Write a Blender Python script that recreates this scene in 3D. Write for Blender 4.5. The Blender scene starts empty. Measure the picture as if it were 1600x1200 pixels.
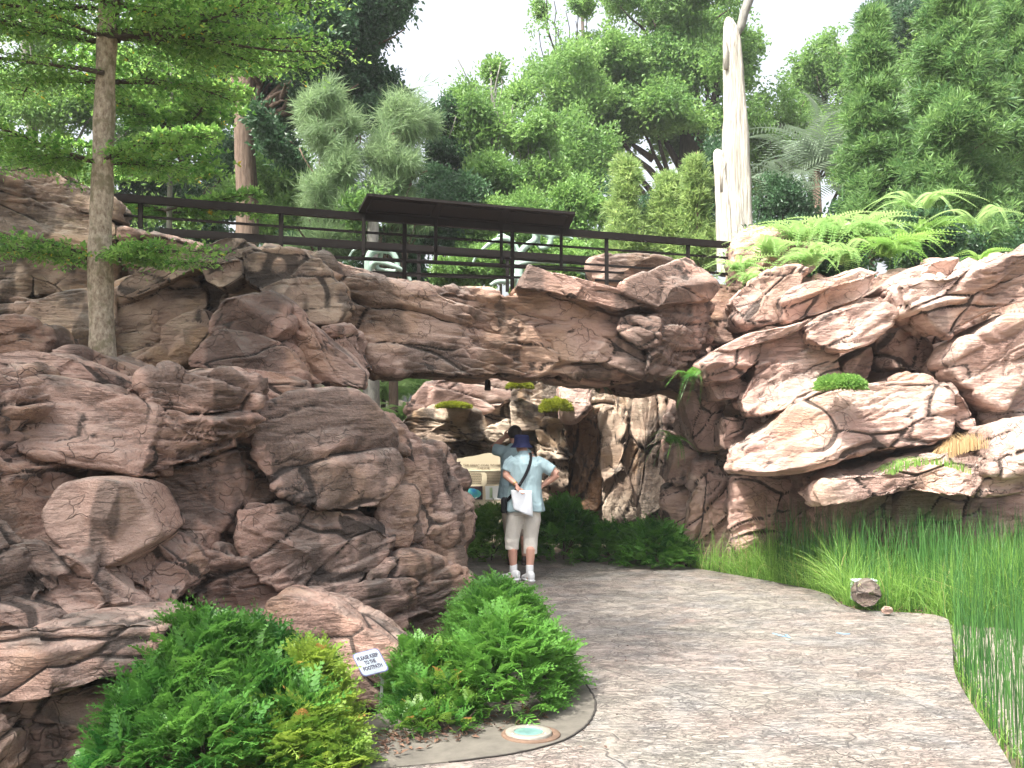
import bpy, math, random
import numpy as np
from mathutils import Vector, Matrix
R = math.radians
rng = np.random.default_rng(7)
random.seed(7)
SC = bpy.context.scene
COL = SC.collection

# ------------------------------------------------------------------ camera
PITCH = math.atan(80 / 1600)
CAMZ = 1.6
cam_d = bpy.data.cameras.new('camera'); cam = bpy.data.objects.new('camera', cam_d); COL.objects.link(cam)
cam.location = (0, 0, CAMZ); cam.rotation_euler = (R(90) + PITCH, 0, 0)
cam_d.sensor_width = 36; cam_d.lens = 36; cam_d.clip_end = 3000; cam_d.clip_start = .05
SC.camera = cam
# ------------------------------------------------------------------ light
SUN = np.array([-0.42, -0.34, 0.85]); SUN /= np.linalg.norm(SUN)
ELEV = math.asin(SUN[2]); AZ = math.atan2(SUN[0], SUN[1])
w = bpy.data.worlds.new('World'); SC.world = w; w.use_nodes = True
nt = w.node_tree; nt.nodes.clear()
sky = nt.nodes.new('ShaderNodeTexSky'); sky.sky_type = 'NISHITA'; sky.sun_disc = False
sky.sun_elevation = ELEV; sky.sun_rotation = AZ; sky.air_density = 1.0; sky.dust_density = 8.0; sky.ozone_density = 1.0
hs = nt.nodes.new('ShaderNodeHueSaturation'); hs.inputs['Saturation'].default_value = 0.35; hs.inputs['Value'].default_value = 1.8
bg = nt.nodes.new('ShaderNodeBackground'); bg.inputs[1].default_value = 0.15
wo = nt.nodes.new('ShaderNodeOutputWorld')
nt.links.new(sky.outputs[0], hs.inputs['Color']); nt.links.new(hs.outputs[0], bg.inputs[0]); nt.links.new(bg.outputs[0], wo.inputs[0])
ld = bpy.data.lights.new('sun', 'SUN'); ld.energy = 5.0; ld.angle = R(0.6); ld.color = (1, .955, .88)
lo = bpy.data.objects.new('sun', ld); COL.objects.link(lo)
lo.rotation_euler = Vector(SUN).to_track_quat('Z', 'Y').to_euler(); lo.location = (-20, -12, 40)
SC.view_settings.view_transform = 'Standard'; SC.view_settings.look = 'None'
SC.view_settings.exposure = 0.92; SC.view_settings.gamma = 1
SC.render.engine = 'CYCLES'
SC.cycles.max_bounces = 6; SC.cycles.diffuse_bounces = 3; SC.cycles.transmission_bounces = 4
SC.cycles.transparent_max_bounces = 4

# ------------------------------------------------------------------ pixel -> place helpers
def at(px, py, Y):
    x = (px - 800) / 1600; y = (600 - py) / 1600
    f = math.cos(PITCH) - y * math.sin(PITCH); zz = math.sin(PITCH) + y * math.cos(PITCH)
    t = Y / f
    return np.array([x * t, Y, CAMZ + zz * t])
def ground(px, py, z=0.0):
    y = (600 - py) / 1600
    f = math.cos(PITCH) - y * math.sin(PITCH); zz = math.sin(PITCH) + y * math.cos(PITCH)
    t = (z - CAMZ) / zz
    return np.array([(px - 800) / 1600 * t, f * t, z])
def atv(px, py, Y):
    x = (px - 800) / 1600; y = (600 - py) / 1600
    f = math.cos(PITCH) - y * math.sin(PITCH); zz = math.sin(PITCH) + y * math.cos(PITCH)
    t = Y / f
    return np.stack([x * t, Y + 0 * t, CAMZ + zz * t], -1)

# ------------------------------------------------------------------ noise
def _h(ix, iy, iz, s=0):
    n = (ix.astype(np.int64) * 73856093) ^ (iy.astype(np.int64) * 19349663) ^ (iz.astype(np.int64) * 83492791) ^ (s * 2654435)
    n = (n ^ (n >> 13)) * 1274126177 & 0x7fffffff
    n = (n ^ (n >> 16)) * 668265263 & 0x7fffffff
    return ((n >> 8) & 0xffff) / 65535.0
def vnoise(P, s=0):
    i = np.floor(P); f = P - i; f = f * f * f * (f * (f * 6 - 15) + 10)
    i = i.astype(np.int64); r = 0
    for a in (0, 1):
        wa = f[:, 0] if a else 1 - f[:, 0]
        for b in (0, 1):
            wb = f[:, 1] if b else 1 - f[:, 1]
            for c in (0, 1):
                wc = f[:, 2] if c else 1 - f[:, 2]
                r = r + wa * wb * wc * _h(i[:, 0] + a, i[:, 1] + b, i[:, 2] + c, s)
    return r * 2 - 1
def fbm(P, o=4, s=0):
    r = 0; a = .5; P = np.array(P, float)
    for k in range(o):
        r = r + a * vnoise(P, s + k); P = P * 2.03 + 7.1; a *= .5
    return r
def voro(P, s=0):
    i = np.floor(P).astype(np.int64); f1 = np.full(len(P), 9.); f2 = f1.copy(); hid = np.zeros(len(P))
    g1 = np.zeros((len(P), 3))
    for a in (-1, 0, 1):
        for b in (-1, 0, 1):
            for c in (-1, 0, 1):
                j = i + np.array([a, b, c])
                pt = j + np.stack([_h(j[:, 0], j[:, 1], j[:, 2], s + k) for k in (1, 2, 3)], -1)
                dv = P - pt; d = np.sqrt((dv ** 2).sum(-1)); h = _h(j[:, 0], j[:, 1], j[:, 2], s + 9)
                m = d < f1
                f2 = np.where(m, f1, np.minimum(f2, d)); f1 = np.where(m, d, f1); hid = np.where(m, h, hid)
                g1 = np.where(m[:, None], dv, g1)
    return f1, f2, hid, g1
def sstep(a, b, x):
    t = np.clip((x - a) / (b - a), 0, 1); return t * t * (3 - 2 * t)

# ------------------------------------------------------------------ mesh helpers
def mkmesh(name, V, Fs, smooth=True, attrs=None):
    me = bpy.data.meshes.new(name)
    V = np.asarray(V, np.float32); Fs = [np.asarray(f, np.int32) for f in (Fs if isinstance(Fs, list) else [Fs]) if len(f)]
    me.vertices.add(len(V)); me.vertices.foreach_set('co', V.ravel())
    nl = sum(f.size for f in Fs); nf = sum(len(f) for f in Fs)
    me.loops.add(nl); me.polygons.add(nf)
    me.loops.foreach_set('vertex_index', np.concatenate([f.ravel() for f in Fs]))
    st = []; o = 0
    for f in Fs:
        k = f.shape[1]; st.append(o + np.arange(len(f)) * k); o += f.size
    me.polygons.foreach_set('loop_start', np.concatenate(st).astype(np.int32))
    me.update(calc_edges=True)
    me.polygons.foreach_set('use_smooth', np.full(nf, bool(smooth)))
    for k, a in (attrs or {}).items():
        at_ = me.attributes.new(k, 'FLOAT', 'POINT'); at_.data.foreach_set('value', np.asarray(a, np.float32))
    return me
def tag(o, label=None, cat=None, group=None, kind=None):
    if label: o['label'] = label
    if cat: o['category'] = cat
    if group: o['group'] = group
    if kind: o['kind'] = kind
    return o
def thing(name, label, cat, loc=(0, 0, 0), group=None):
    o = bpy.data.objects.new(name, None); COL.objects.link(o); o.location = tuple(float(v) for v in loc)
    o.empty_display_size = .2
    return tag(o, label, cat, group)
def put(name, me, mat, parent=None):
    """link a mesh whose vertices are in world space, under parent if given"""
    o = bpy.data.objects.new(name, me); COL.objects.link(o)
    if mat: me.materials.append(mat)
    if parent:
        o.parent = parent
        p = parent; off = Vector((0, 0, 0))
        while p: off += p.location; p = p.parent
        me.transform(Matrix.Translation(-off)); me.update()
    return o
class MB:
    def __init__(s): s.V = []; s.F = {}; s.n = 0
    def add(s, V, Fs):
        V = np.asarray(V, float)
        for f in (Fs if isinstance(Fs, list) else [Fs]):
            f = np.atleast_2d(np.asarray(f, int))
            if f.size: s.F.setdefault(f.shape[1], []).append(f + s.n)
        s.V.append(V); s.n += len(V); return s
    def mesh(s, name='m', smooth=True):
        return mkmesh(name, np.concatenate(s.V), [np.concatenate(v) for v in s.F.values()], smooth)
    def put(s, name, mat, parent=None, smooth=True): return put(name, s.mesh(name, smooth), mat, parent)
    def box(s, c, d, ax=None):
        c = np.array(c, float); d = np.array(d, float) / 2
        v = np.array([[x, y, z] for x in (-1, 1) for y in (-1, 1) for z in (-1, 1)]) * d
        if ax is not None: v = v @ np.array(ax)
        return s.add(v + c, [[0, 1, 3, 2], [4, 6, 7, 5], [0, 4, 5, 1], [2, 3, 7, 6], [0, 2, 6, 4], [1, 5, 7, 3]])
    def bar(s, a, b, wd, ht):
        a = np.array(a, float); b = np.array(b, float); d = b - a; L = np.linalg.norm(d); d /= L
        up = np.array([0, 0, 1.]) if abs(d[2]) < .9 else np.array([0, 1., 0])
        sd = np.cross(d, up); sd /= np.linalg.norm(sd); up = np.cross(sd, d)
        return s.box((a + b) / 2, (L, wd, ht), [d, sd, up])
    def tube(s, pts, rad, n=8, cap=True, sq=None):
        V, F = tube(pts, rad, n, cap, sq); return s.add(V, F)
def tube(pts, rad, n=8, cap=True, sq=None):
    pts = np.asarray(pts, float); m = len(pts); rad = np.broadcast_to(np.asarray(rad, float), (m,)) if np.ndim(rad) < 2 else np.asarray(rad, float)
    T = np.gradient(pts, axis=0); T /= np.linalg.norm(T, axis=1)[:, None] + 1e-9
    up = np.array([0, 0, 1.]) if abs(T[0][2]) < .9 else np.array([0, 1., 0])
    N = []; u = up
    for t in T:
        u = u - t * (u @ t); u = u / (np.linalg.norm(u) + 1e-9); N.append(u)
    N = np.array(N); B = np.cross(T, N)
    th = np.arange(n) / n * 2 * np.pi
    if rad.ndim == 1: ra = rb = rad
    else: ra, rb = rad[:, 0], rad[:, 1]
    V = pts[:, None] + np.cos(th)[None, :, None] * (N * ra[:, None])[:, None] + np.sin(th)[None, :, None] * (B * rb[:, None])[:, None]
    V = V.reshape(-1, 3)
    i = np.arange(m - 1)[:, None] * n; j = np.arange(n)[None]; k = (j + 1) % n
    F = np.stack([i + j, i + k, i + n + k, i + n + j], -1).reshape(-1, 4)
    Fs = [F]
    if cap:
        c0 = len(V); V = np.vstack([V, pts[0], pts[-1]]); jj = np.arange(n); kk = (jj + 1) % n
        Fs.append(np.stack([kk, jj, jj * 0 + c0], -1)); Fs.append(np.stack([jj + (m - 1) * n, kk + (m - 1) * n, jj * 0 + c0 + 1], -1))
    return V, Fs
def loft(rings):
    """rings: list of (cx,cy,cz,rx,ry) horizontal ellipses stacked in z"""
    n = 20; th = np.arange(n) / n * 2 * np.pi; V = []
    for cx, cy, cz, rx, ry in rings:
        c, s_ = np.cos(th), np.sin(th)
        V.append(np.stack([cx + rx * np.sign(c) * abs(c) ** .85, cy + ry * np.sign(s_) * abs(s_) ** .85, cz + 0 * th], -1))
    m = len(rings); V = np.concatenate(V)
    i = np.arange(m - 1)[:, None] * n; j = np.arange(n)[None]; k = (j + 1) % n
    F = np.stack([i + j, i + k, i + n + k, i + n + j], -1).reshape(-1, 4)
    c0 = len(V); V = np.vstack([V, np.array(rings[0][:3]), np.array(rings[-1][:3])]); jj = np.arange(n); kk = (jj + 1) % n
    return V, [F, np.stack([kk, jj, jj * 0 + c0], -1), np.stack([jj + (m - 1) * n, kk + (m - 1) * n, jj * 0 + c0 + 1], -1)]
def fused(mb, vox, sm=4, name='fused'):
    me = mb.mesh(name); o = bpy.data.objects.new('tmp', me); COL.objects.link(o)
    r = o.modifiers.new('r', 'REMESH'); r.mode = 'VOXEL'; r.voxel_size = vox; r.use_smooth_shade = True
    s_ = o.modifiers.new('s', 'SMOOTH'); s_.iterations = sm; s_.factor = .5
    dg = bpy.context.evaluated_depsgraph_get(); dg.update()
    m2 = bpy.data.meshes.new_from_object(o.evaluated_get(dg)); m2.name = name
    bpy.data.objects.remove(o); bpy.data.meshes.remove(me)
    return m2

# ------------------------------------------------------------------ materials
class N:
    def __init__(s, name):
        s.m = bpy.data.materials.new(name); s.m.use_nodes = True; s.t = s.m.node_tree; s.t.nodes.clear()
        s.out = s.t.nodes.new('ShaderNodeOutputMaterial')
    def n(s, typ, ins=None, **kw):
        x = s.t.nodes.new('ShaderNode' + typ)
        for k, v in kw.items(): setattr(x, k, v)
        for k, v in (ins or {}).items():
            if hasattr(v, 'links') or isinstance(v, bpy.types.NodeSocket): s.t.links.new(v, x.inputs[k])
            else: x.inputs[k].default_value = v
        return x
    def math(s, op, a, b=0.0, c=None):
        i = {0: a, 1: b}
        if c is not None: i[2] = c
        return s.n('Math', i, operation=op).outputs[0]
    def mix(s, f, a, b, mode='MIX'):
        x = s.t.nodes.new('ShaderNodeMix'); x.data_type = 'RGBA'; x.blend_type = mode
        for k, v in ((0, f), (6, a), (7, b)):
            if isinstance(v, bpy.types.NodeSocket): s.t.links.new(v, x.inputs[k])
            else: x.inputs[k].default_value = v if k == 0 else (tuple(v) + (1,))[:4]
        return x.outputs[2]
    def ramp(s, f, stops):
        x = s.t.nodes.new('ShaderNodeValToRGB'); s.t.links.new(f, x.inputs[0]); e = x.color_ramp.elements
        while len(e) > 1: e.remove(e[0])
        for i, (p, c) in enumerate(stops):
            y = e[0] if i == 0 else e.new(p); y.position = p; y.color = (c, c, c, 1) if np.isscalar(c) else tuple(c) + (1,)
        return x.outputs[0]
    def pos(s, scale=(1, 1, 1), rot=(0, 0, 0)):
        g = s.n('NewGeometry'); m = s.n('Mapping', {'Vector': g.outputs['Position'], 'Rotation': rot, 'Scale': scale}); return m.outputs[0]
    def noise(s, v, sc, det=4, rough=.55, dist=0.0):
        return s.n('TexNoise', {'Vector': v, 'Scale': sc, 'Detail': det, 'Roughness': rough, 'Distortion': dist}).outputs[0]
    def out_(s, sh): s.t.links.new(sh, s.out.inputs[0]); return s.m

def rock_mat(name, base, pale, dark, tilt, lichen=.3):
    s = N(name); p = s.pos()
    A = lambda k: s.n('Attribute', attribute_name=k).outputs['Fac']
    ps = s.pos((1, 1, 2.3), (0, R(tilt), 0))
    c = s.mix(A('tone'), base, pale)
    c = s.mix(A('dark'), c, dark)
    c = s.mix(A('ochre'), c, (.34, .20, .09))
    nf = s.noise(p, 42, 3, .75); na = s.noise(ps, 5.5, 5, .72)
    c = s.mix(s.math('MULTIPLY', s.ramp(nf, [(.35, 0.), (.7, 1.)]), .35), c, s.mix(.5, c, (.5, .42, .36)))
    c = s.mix(s.ramp(na, [(.3, .55), (.5, 0.)]), c, dark)
    c = s.mix(s.math('MULTIPLY', A('stain'), s.ramp(nf, [(.2, .6), (.6, 1.)])), c, (.045, .038, .034))
    g = s.n('NewGeometry'); nz = s.n('SeparateXYZ', {0: g.outputs['Normal']}).outputs[2]
    top = s.math('MULTIPLY', s.ramp(nz, [(.35, 0.), (.9, 1.)]), s.ramp(na, [(.4, 0.), (.6, lichen)]))
    c = s.mix(top, c, (.27, .26, .23))
    v1 = s.n('TexVoronoi', {'Vector': s.n('VectorMath', {0: ps, 1: s.n('VectorMath', {0: s.n('TexNoise', {'Vector': p, 'Scale': 2.3, 'Detail': 3.0}).outputs['Color'], 'Scale': 1.3}, operation='SCALE').outputs[0]}, operation='ADD').outputs[0], 'Scale': 2.6}, feature='DISTANCE_TO_EDGE').outputs['Distance']
    ln = s.math('MULTIPLY', s.ramp(v1, [(.0, 1.), (.02, 0.)]), s.ramp(A('gate'), [(.56, 0.), (.62, 1.)]))
    # thin dark bedding lines
    lam = s.noise(s.pos((1.1, 1.1, 15), (0, R(tilt), 0)), 2.0, 4, .62, .5)
    bl_ = s.math('MULTIPLY', s.ramp(s.math('ABSOLUTE', s.math('SUBTRACT', lam, .5)), [(0., 1.), (.022, 0.)]), s.ramp(A('gate'), [(.35, .9), (.6, .15)]))
    crs = s.ramp(s.math('MULTIPLY_ADD', nf, .5, A('crack')), [(.5, 0.), (.85, 1.)])
    k = s.math('MAXIMUM', crs, s.math('MAXIMUM', s.math('MULTIPLY', ln, .7), s.math('MULTIPLY', bl_, .22)))
    c = s.mix(s.math('MULTIPLY', k, .85), c, (.03, .025, .022))
    h = s.math('ADD', s.math('MULTIPLY_ADD', na, .034, s.math('MULTIPLY', nf, .014)), s.math('MULTIPLY', lam, .009))
    h = s.math('SUBTRACT', h, s.math('MULTIPLY', s.math('MAXIMUM', ln, bl_), .010))
    b = s.n('Bump', {'Strength': 1., 'Distance': 1.0, 'Height': h})
    pr = s.n('BsdfPrincipled', {'Base Color': c, 'Roughness': .82, 'Normal': b.outputs[0], 'Specular IOR Level': .25})
    return s.out_(pr.outputs[0])
RA = {}   # how much ochre and stain each rock face carries
PINK = (.235, .137, .105); PALE = (.32, .205, .16); DRK = (.14, .088, .068)
M = {}
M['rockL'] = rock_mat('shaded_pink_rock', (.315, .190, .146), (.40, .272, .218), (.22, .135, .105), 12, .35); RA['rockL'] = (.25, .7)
M['rockU'] = rock_mat('brown_pink_rock', (.31, .205, .15), (.41, .31, .225), (.20, .135, .10), -18, .45); RA['rockU'] = (.5, .75)
M['rockB'] = rock_mat('bridge_rock', (.37, .228, .178), (.46, .325, .262), (.25, .155, .12), 8, .5); RA['rockB'] = (.35, .7)
M['rockR'] = rock_mat('sun_toned_pink_rock', (.47, .30, .245), (.60, .44, .37), (.34, .205, .165), -26, .5); RA['rockR'] = (.3, .45)  # same pink rock as on the left, sunlight put into its lighter colour
M['rockW'] = rock_mat('pale_weathered_rock', (.40, .29, .21), (.52, .42, .32), (.24, .165, .12), -8, .5); RA['rockW'] = (.6, .85)
M['rockO'] = rock_mat('brown_shade_rock', (.20, .105, .05), (.26, .14, .07), (.11, .06, .035), 80, .1); RA['rockO'] = (.5, .5)  # wall strip in shade, the shade put into this dark brown

def leaf_mat(name, c1, c2, trans=.35, rough=.45, yellow=None):
    s = N(name); t = s.n('Attribute', attribute_name='tint').outputs['Fac']
    c = s.mix(t, c1, c2)
    if yellow: c = s.mix(s.ramp(t, [(.965, 0.), (.985, 1.)]), c, yellow)
    pr = s.n('BsdfPrincipled', {'Base Color': c, 'Roughness': rough, 'Specular IOR Level': .35})
    c3 = s.n('HueSaturation', {'Color': c, 'Hue': .488, 'Saturation': 1.0, 'Value': 1.7}).outputs[0]
    tr = s.n('BsdfTranslucent', {'Color': c3})
    return s.out_(s.n('MixShader', {0: trans, 1: pr.outputs[0], 2: tr.outputs[0]}).outputs[0])
def plain(name, col, rough=.6, metal=0., var=0., sc=20, bump=0., spec=.4):
    s = N(name); c = tuple(col) + (1,)
    nz = None
    if var or bump: nz = s.noise(s.pos(), sc, 5, .6)
    if var: c = s.mix(s.ramp(nz, [(.3, 0.), (.7, 1.)]), tuple(x * (1 - var) for x in col), tuple(min(1, x * (1 + var)) for x in col))
    ins = {'Base Color': c, 'Roughness': rough, 'Metallic': metal, 'Specular IOR Level': spec}
    if bump: ins['Normal'] = s.n('Bump', {'Strength': .8, 'Distance': bump, 'Height': nz}).outputs[0]
    return s.out_(s.n('BsdfPrincipled', ins).outputs[0])
def bark(name, a, b, sc=(9, 9, 1.6), bump=.02, moss=None, sc2=3.):
    s = N(name); v = s.pos(sc); n1 = s.noise(v, 2.2, 6, .65, .3); n2 = s.noise(s.pos(), sc2, 5, .6)
    c = s.mix(s.ramp(n1, [(.3, 0.), (.7, 1.)]), a, b)
    if moss: c = s.mix(s.ramp(n2, [(.5, 0.), (.62, .8)]), c, moss)
    bp = s.n('Bump', {'Strength': 1., 'Distance': bump, 'Height': n1})
    return s.out_(s.n('BsdfPrincipled', {'Base Color': c, 'Roughness': .85, 'Normal': bp.outputs[0], 'Specular IOR Level': .2}).outputs[0])
M['rail'] = plain('dark_brown_steel', (.010, .0075, .0065), .7, .0, .2, 30, spec=.15)
M['metal'] = plain('galvanised_steel', (.42, .42, .42), .45, .7, .15, 60)
# ------------------------------------------------------------------ ground
def terrain_h(x, y):
    a = 3.0 * sstep(13.2, 14.6, y) * sstep(2.9, 3.9, x)
    b = 2.12 * sstep(8.3, 8.9, y) * sstep(-1.7, -2.4, x)
    c = .9 * sstep(11.2, 12.5, y) * sstep(-3.2, -4.2, x)
    d = 2.2 * sstep(19, 26, y) * sstep(-3.0, 1.5, x)
    return np.maximum(a, b + c) + np.where(np.maximum(a, b) < .5, d, 0) * 1.0 - .10
def grid_axis(lo, hi, mid0, mid1, step):
    a = np.arange(mid0, mid1, step); l = mid0 - np.geomspace(step, mid0 - lo, 26)[::-1]; r = mid1 + np.geomspace(step * .5, hi - mid1, 26)
    return np.concatenate([l, a, r])
gx = grid_axis(-900, 900, -8, 9, .14); gy = grid_axis(-300, 1500, -2, 27, .16)
X, Y = np.meshgrid(gx, gy)
H = terrain_h(X.ravel(), Y.ravel())
P0 = np.stack([X.ravel(), Y.ravel(), H], -1)
P0[:, 2] += np.where(abs(P0[:, 0]) < 40, .03 * fbm(P0 * 1.7, 3), 0) * (H > -.05) + .012 * vnoise(P0 * 4) * (abs(P0[:, 0]) < 12) - .01
nx, ny = len(gx), len(gy)
i = np.arange(ny - 1)[:, None] * nx; j = np.arange(nx - 1)[None]
F = np.stack([i + j, i + j + 1, i + nx + j + 1, i + nx + j], -1).reshape(-1, 4)
s = N('soil_and_litter'); p = s.pos()
c = s.mix(s.ramp(s.noise(p, 2.1, 6, .7), [(.35, 0.), (.65, 1.)]), (.07, .05, .033), (.15, .115, .08))
c = s.mix(s.ramp(s.noise(p, 22, 5, .7), [(.5, 0.), (.7, .7)]), c, (.2, .13, .08))
c = s.mix(s.ramp(s.noise(p, .7, 4, .6), [(.5, 0.), (.62, .6)]), c, (.05, .075, .025))
M['soil'] = s.out_(s.n('BsdfPrincipled', {'Base Color': c, 'Roughness': .95, 'Normal': s.n('Bump', {'Strength': .9, 'Distance': .03, 'Height': s.noise(p, 18, 6, .75)}).outputs[0]}).outputs[0])
tag(put('ground', mkmesh('ground', P0, F), M['soil']), kind='structure')

# ------------------------------------------------------------------ path
path_px = [(560, 1240), (575, 1165), (640, 1120), (720, 1090), (800, 1000), (760, 950), (735, 905), (700, 885), (600, 878), (600, 866), (700, 863), (800, 862), (860, 862), (950, 868), (1040, 880), (1120, 893), (1200, 907),
           (1290, 925), (1306, 938), (1330, 951), (1375, 955), (1480, 960), (1486, 985), (1489, 1020), (1490, 1050), (1505, 1080), (1528, 1115), (1552, 1150), (1580, 1195), (1600, 1240), (1615, 1300)]
pp = [ground(*q)[:2] for q in path_px] + [np.array(q) for q in ((2.1, 2.5), (2.2, -3), (-3.5, -3), (-3.4, 1), (-1.6, 3.4))]
def smooth_poly(p, it=2):
    p = np.array(p)
    for _ in range(it):
        q = np.roll(p, -1, 0); p = np.stack([p * .75 + q * .25, p * .25 + q * .75], 1).reshape(-1, 2)
    return p
def slab(name, poly, z, th, mat, parent=None):
    import mathutils.geometry as mg
    p = np.array(poly); n = len(p)
    tri = mg.tessellate_polygon([[Vector((a, b, 0)) for a, b in p]])
    top = np.c_[p, np.full(n, z)]; e = .02
    cen = p.mean(0); V = np.vstack([top, np.c_[p, np.full(n, z - th)]])
    k = np.arange(n); kk = (k + 1) % n
    T = np.array(tri)
    a = top[T[:, 1]] - top[T[:, 0]]; b = top[T[:, 2]] - top[T[:, 0]]
    up = (a[:, 0] * b[:, 1] - a[:, 1] * b[:, 0]) > 0
    T = np.where(up[:, None], T, T[:, ::-1])
    return put(name, mkmesh(name, V, [T, np.stack([k, k + n, kk + n, kk], -1)], False), mat, parent)
s = N('stamped_concrete'); p = s.pos((1, 1, 1))
pr_ = s.pos((1.0, 2.6, 1), (0, 0, R(24)))
wn = s.n('TexNoise', {'Vector': p, 'Scale': 1.1, 'Detail': 3.0}).outputs['Color']
wv = s.n('VectorMath', {0: pr_, 1: s.n('VectorMath', {0: wn, 'Scale': 2.5}, operation='SCALE').outputs[0]}, operation='ADD').outputs[0]
n1 = s.noise(p, .75, 5, .62); n2 = s.noise(pr_, 5.5, 7, .75, .8); n3 = s.noise(p, 2.3, 5, .6)
c = s.mix(s.ramp(n1, [(.38, 0.), (.6, 1.)]), (.265, .238, .20), (.275, .215, .19))
c = s.mix(s.ramp(n3, [(.45, 0.), (.65, .8)]), c, (.185, .178, .18))
c = s.mix(s.ramp(s.noise(p, 1.6, 4, .6, .5), [(.56, 0.), (.7, .7)]), c, (.32, .222, .185))
c = s.mix(s.ramp(s.noise(pr_, 13, 7, .8), [(.38, 0.), (.72, .75)]), c, (.33, .31, .26))
g1 = s.ramp(n2, [(.30, 1.), (.44, 0.)])
vv = s.n('TexVoronoi', {'Vector': wv, 'Scale': .8}, feature='DISTANCE_TO_EDGE').outputs['Distance']
v2 = s.n('TexVoronoi', {'Vector': wv, 'Scale': 3.6}, feature='DISTANCE_TO_EDGE').outputs['Distance']
jl = s.math('MULTIPLY', s.ramp(vv, [(0., 1.), (.02, 0.)]), s.ramp(s.noise(p, 1.3), [(.42, 0.), (.5, 1.)]))
j2 = s.math('MULTIPLY', s.ramp(v2, [(0., 1.), (.05, 0.)]), s.ramp(s.noise(p, 2.9, 3), [(.45, 0.), (.58, 1.)]))
dk = s.math('MAXIMUM', s.math('MAXIMUM', s.math('MULTIPLY', g1, .8), jl), s.math('MULTIPLY', j2, .65))
def wrinkle(sc, st, rot, wd, det=3.):
    nn = s.noise(s.pos((1, st, 1), (0, 0, R(rot))), sc, det, .55, 1.3)
    return s.ramp(s.math('ABSOLUTE', s.math('SUBTRACT', nn, .5)), [(0., 1.), (wd, 0.)])
fl = s.math('MAXIMUM', s.math('MULTIPLY', wrinkle(4.2, 2.6, 20, .028), s.ramp(s.noise(p, 2.9, 4), [(.40, .2), (.52, 1.)])), s.math('MULTIPLY', wrinkle(9.5, 2.2, 28, .05), s.ramp(s.noise(p, 4.3, 4), [(.42, .2), (.55, 1.)])))
dk = s.math('MAXIMUM', dk, fl)
c = s.mix(s.math('MULTIPLY', dk, .68), c, (.035, .033, .03))
h = s.math('SUBTRACT', s.math('MULTIPLY', n2, .035), s.math('MULTIPLY', dk, .022))
b = s.n('Bump', {'Strength': .9, 'Distance': 1., 'Height': h})
M['path'] = s.out_(s.n('BsdfPrincipled', {'Base Color': c, 'Roughness': .72, 'Normal': b.outputs[0]}).outputs[0])
PATH_POLY = smooth_poly(pp)
tag(slab('path', PATH_POLY, 0.0, .16, M['path']), kind='structure')
# the plain rounded apron round the planting bed
M['apron'] = plain('plain_grey_concrete', (.10, .09, .074), .8, 0, .3, 7, .012)
arc = [(800, 960), (835, 1000), (872, 1030), (903, 1055), (922, 1078), (932, 1100), (925, 1125), (905, 1145), (870, 1163), (800, 1180), (700, 1192), (560, 1205), (480, 1205), (560, 1130), (700, 1060), (760, 990), (780, 960)]
ap = smooth_poly([ground(*q)[:2] for q in arc])
tag(slab('apron', ap, .006, .05, M['apron']), kind='structure')
M['joint'] = plain('dark_joint', (.03, .026, .022), .9)
g = np.array([ground(*q) for q in arc[1:11]]); g[:, 2] = .006
tt = np.linspace(0, len(g) - 1, 60); gs = np.stack([np.interp(tt, np.arange(len(g)), g[:, k]) for k in range(3)], -1)
for _ in range(4): gs[1:-1] = (gs[:-2] + gs[1:-1] * 2 + gs[2:]) / 4
gs[:, :2] += rng.normal(0, .003, (60, 2))
tag(MB().tube(gs, np.stack([np.full(60, .003), np.full(60, .007)], -1), 6).put('path_joint', M['joint']), kind='structure')
for ln in ([(935, 1042), (985, 1058), (1050, 1076), (1120, 1100), (1200, 1136), (1290, 1168), (1380, 1204)],):
    g = np.array([ground(*q) for q in ln]); tt = np.linspace(0, len(g) - 1, 50); gs = np.stack([np.interp(tt, np.arange(len(g)), g[:, k]) for k in range(3)], -1)
    for _ in range(8): gs[1:-1] = (gs[:-2] + gs[1:-1] * 2 + gs[2:]) / 4
    gs[:, :2] += rng.normal(0, .006, (50, 2)); gs[:, 2] = .0
    tag(MB().tube(gs, np.stack([np.full(50, .001), .0015 + .003 * rng.random(50)], -1), 6).put('path_joint', M['joint']), kind='structure')
# pale gravel bed beyond the path edge, seen through the reeds
M['gravel'] = plain('pale_gravel', (.21, .19, .15), .9, 0, .35, 45, .03)
gp = smooth_poly([ground(*q, -.1)[:2] for q in [(1470, 940), (1640, 930), (1900, 950), (1900, 1300), (1640, 1300), (1600, 1200), (1540, 1100), (1480, 1020)]])
tag(slab('gravel_bed', gp, -.075, .03, M['gravel']), kind='structure')

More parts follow.
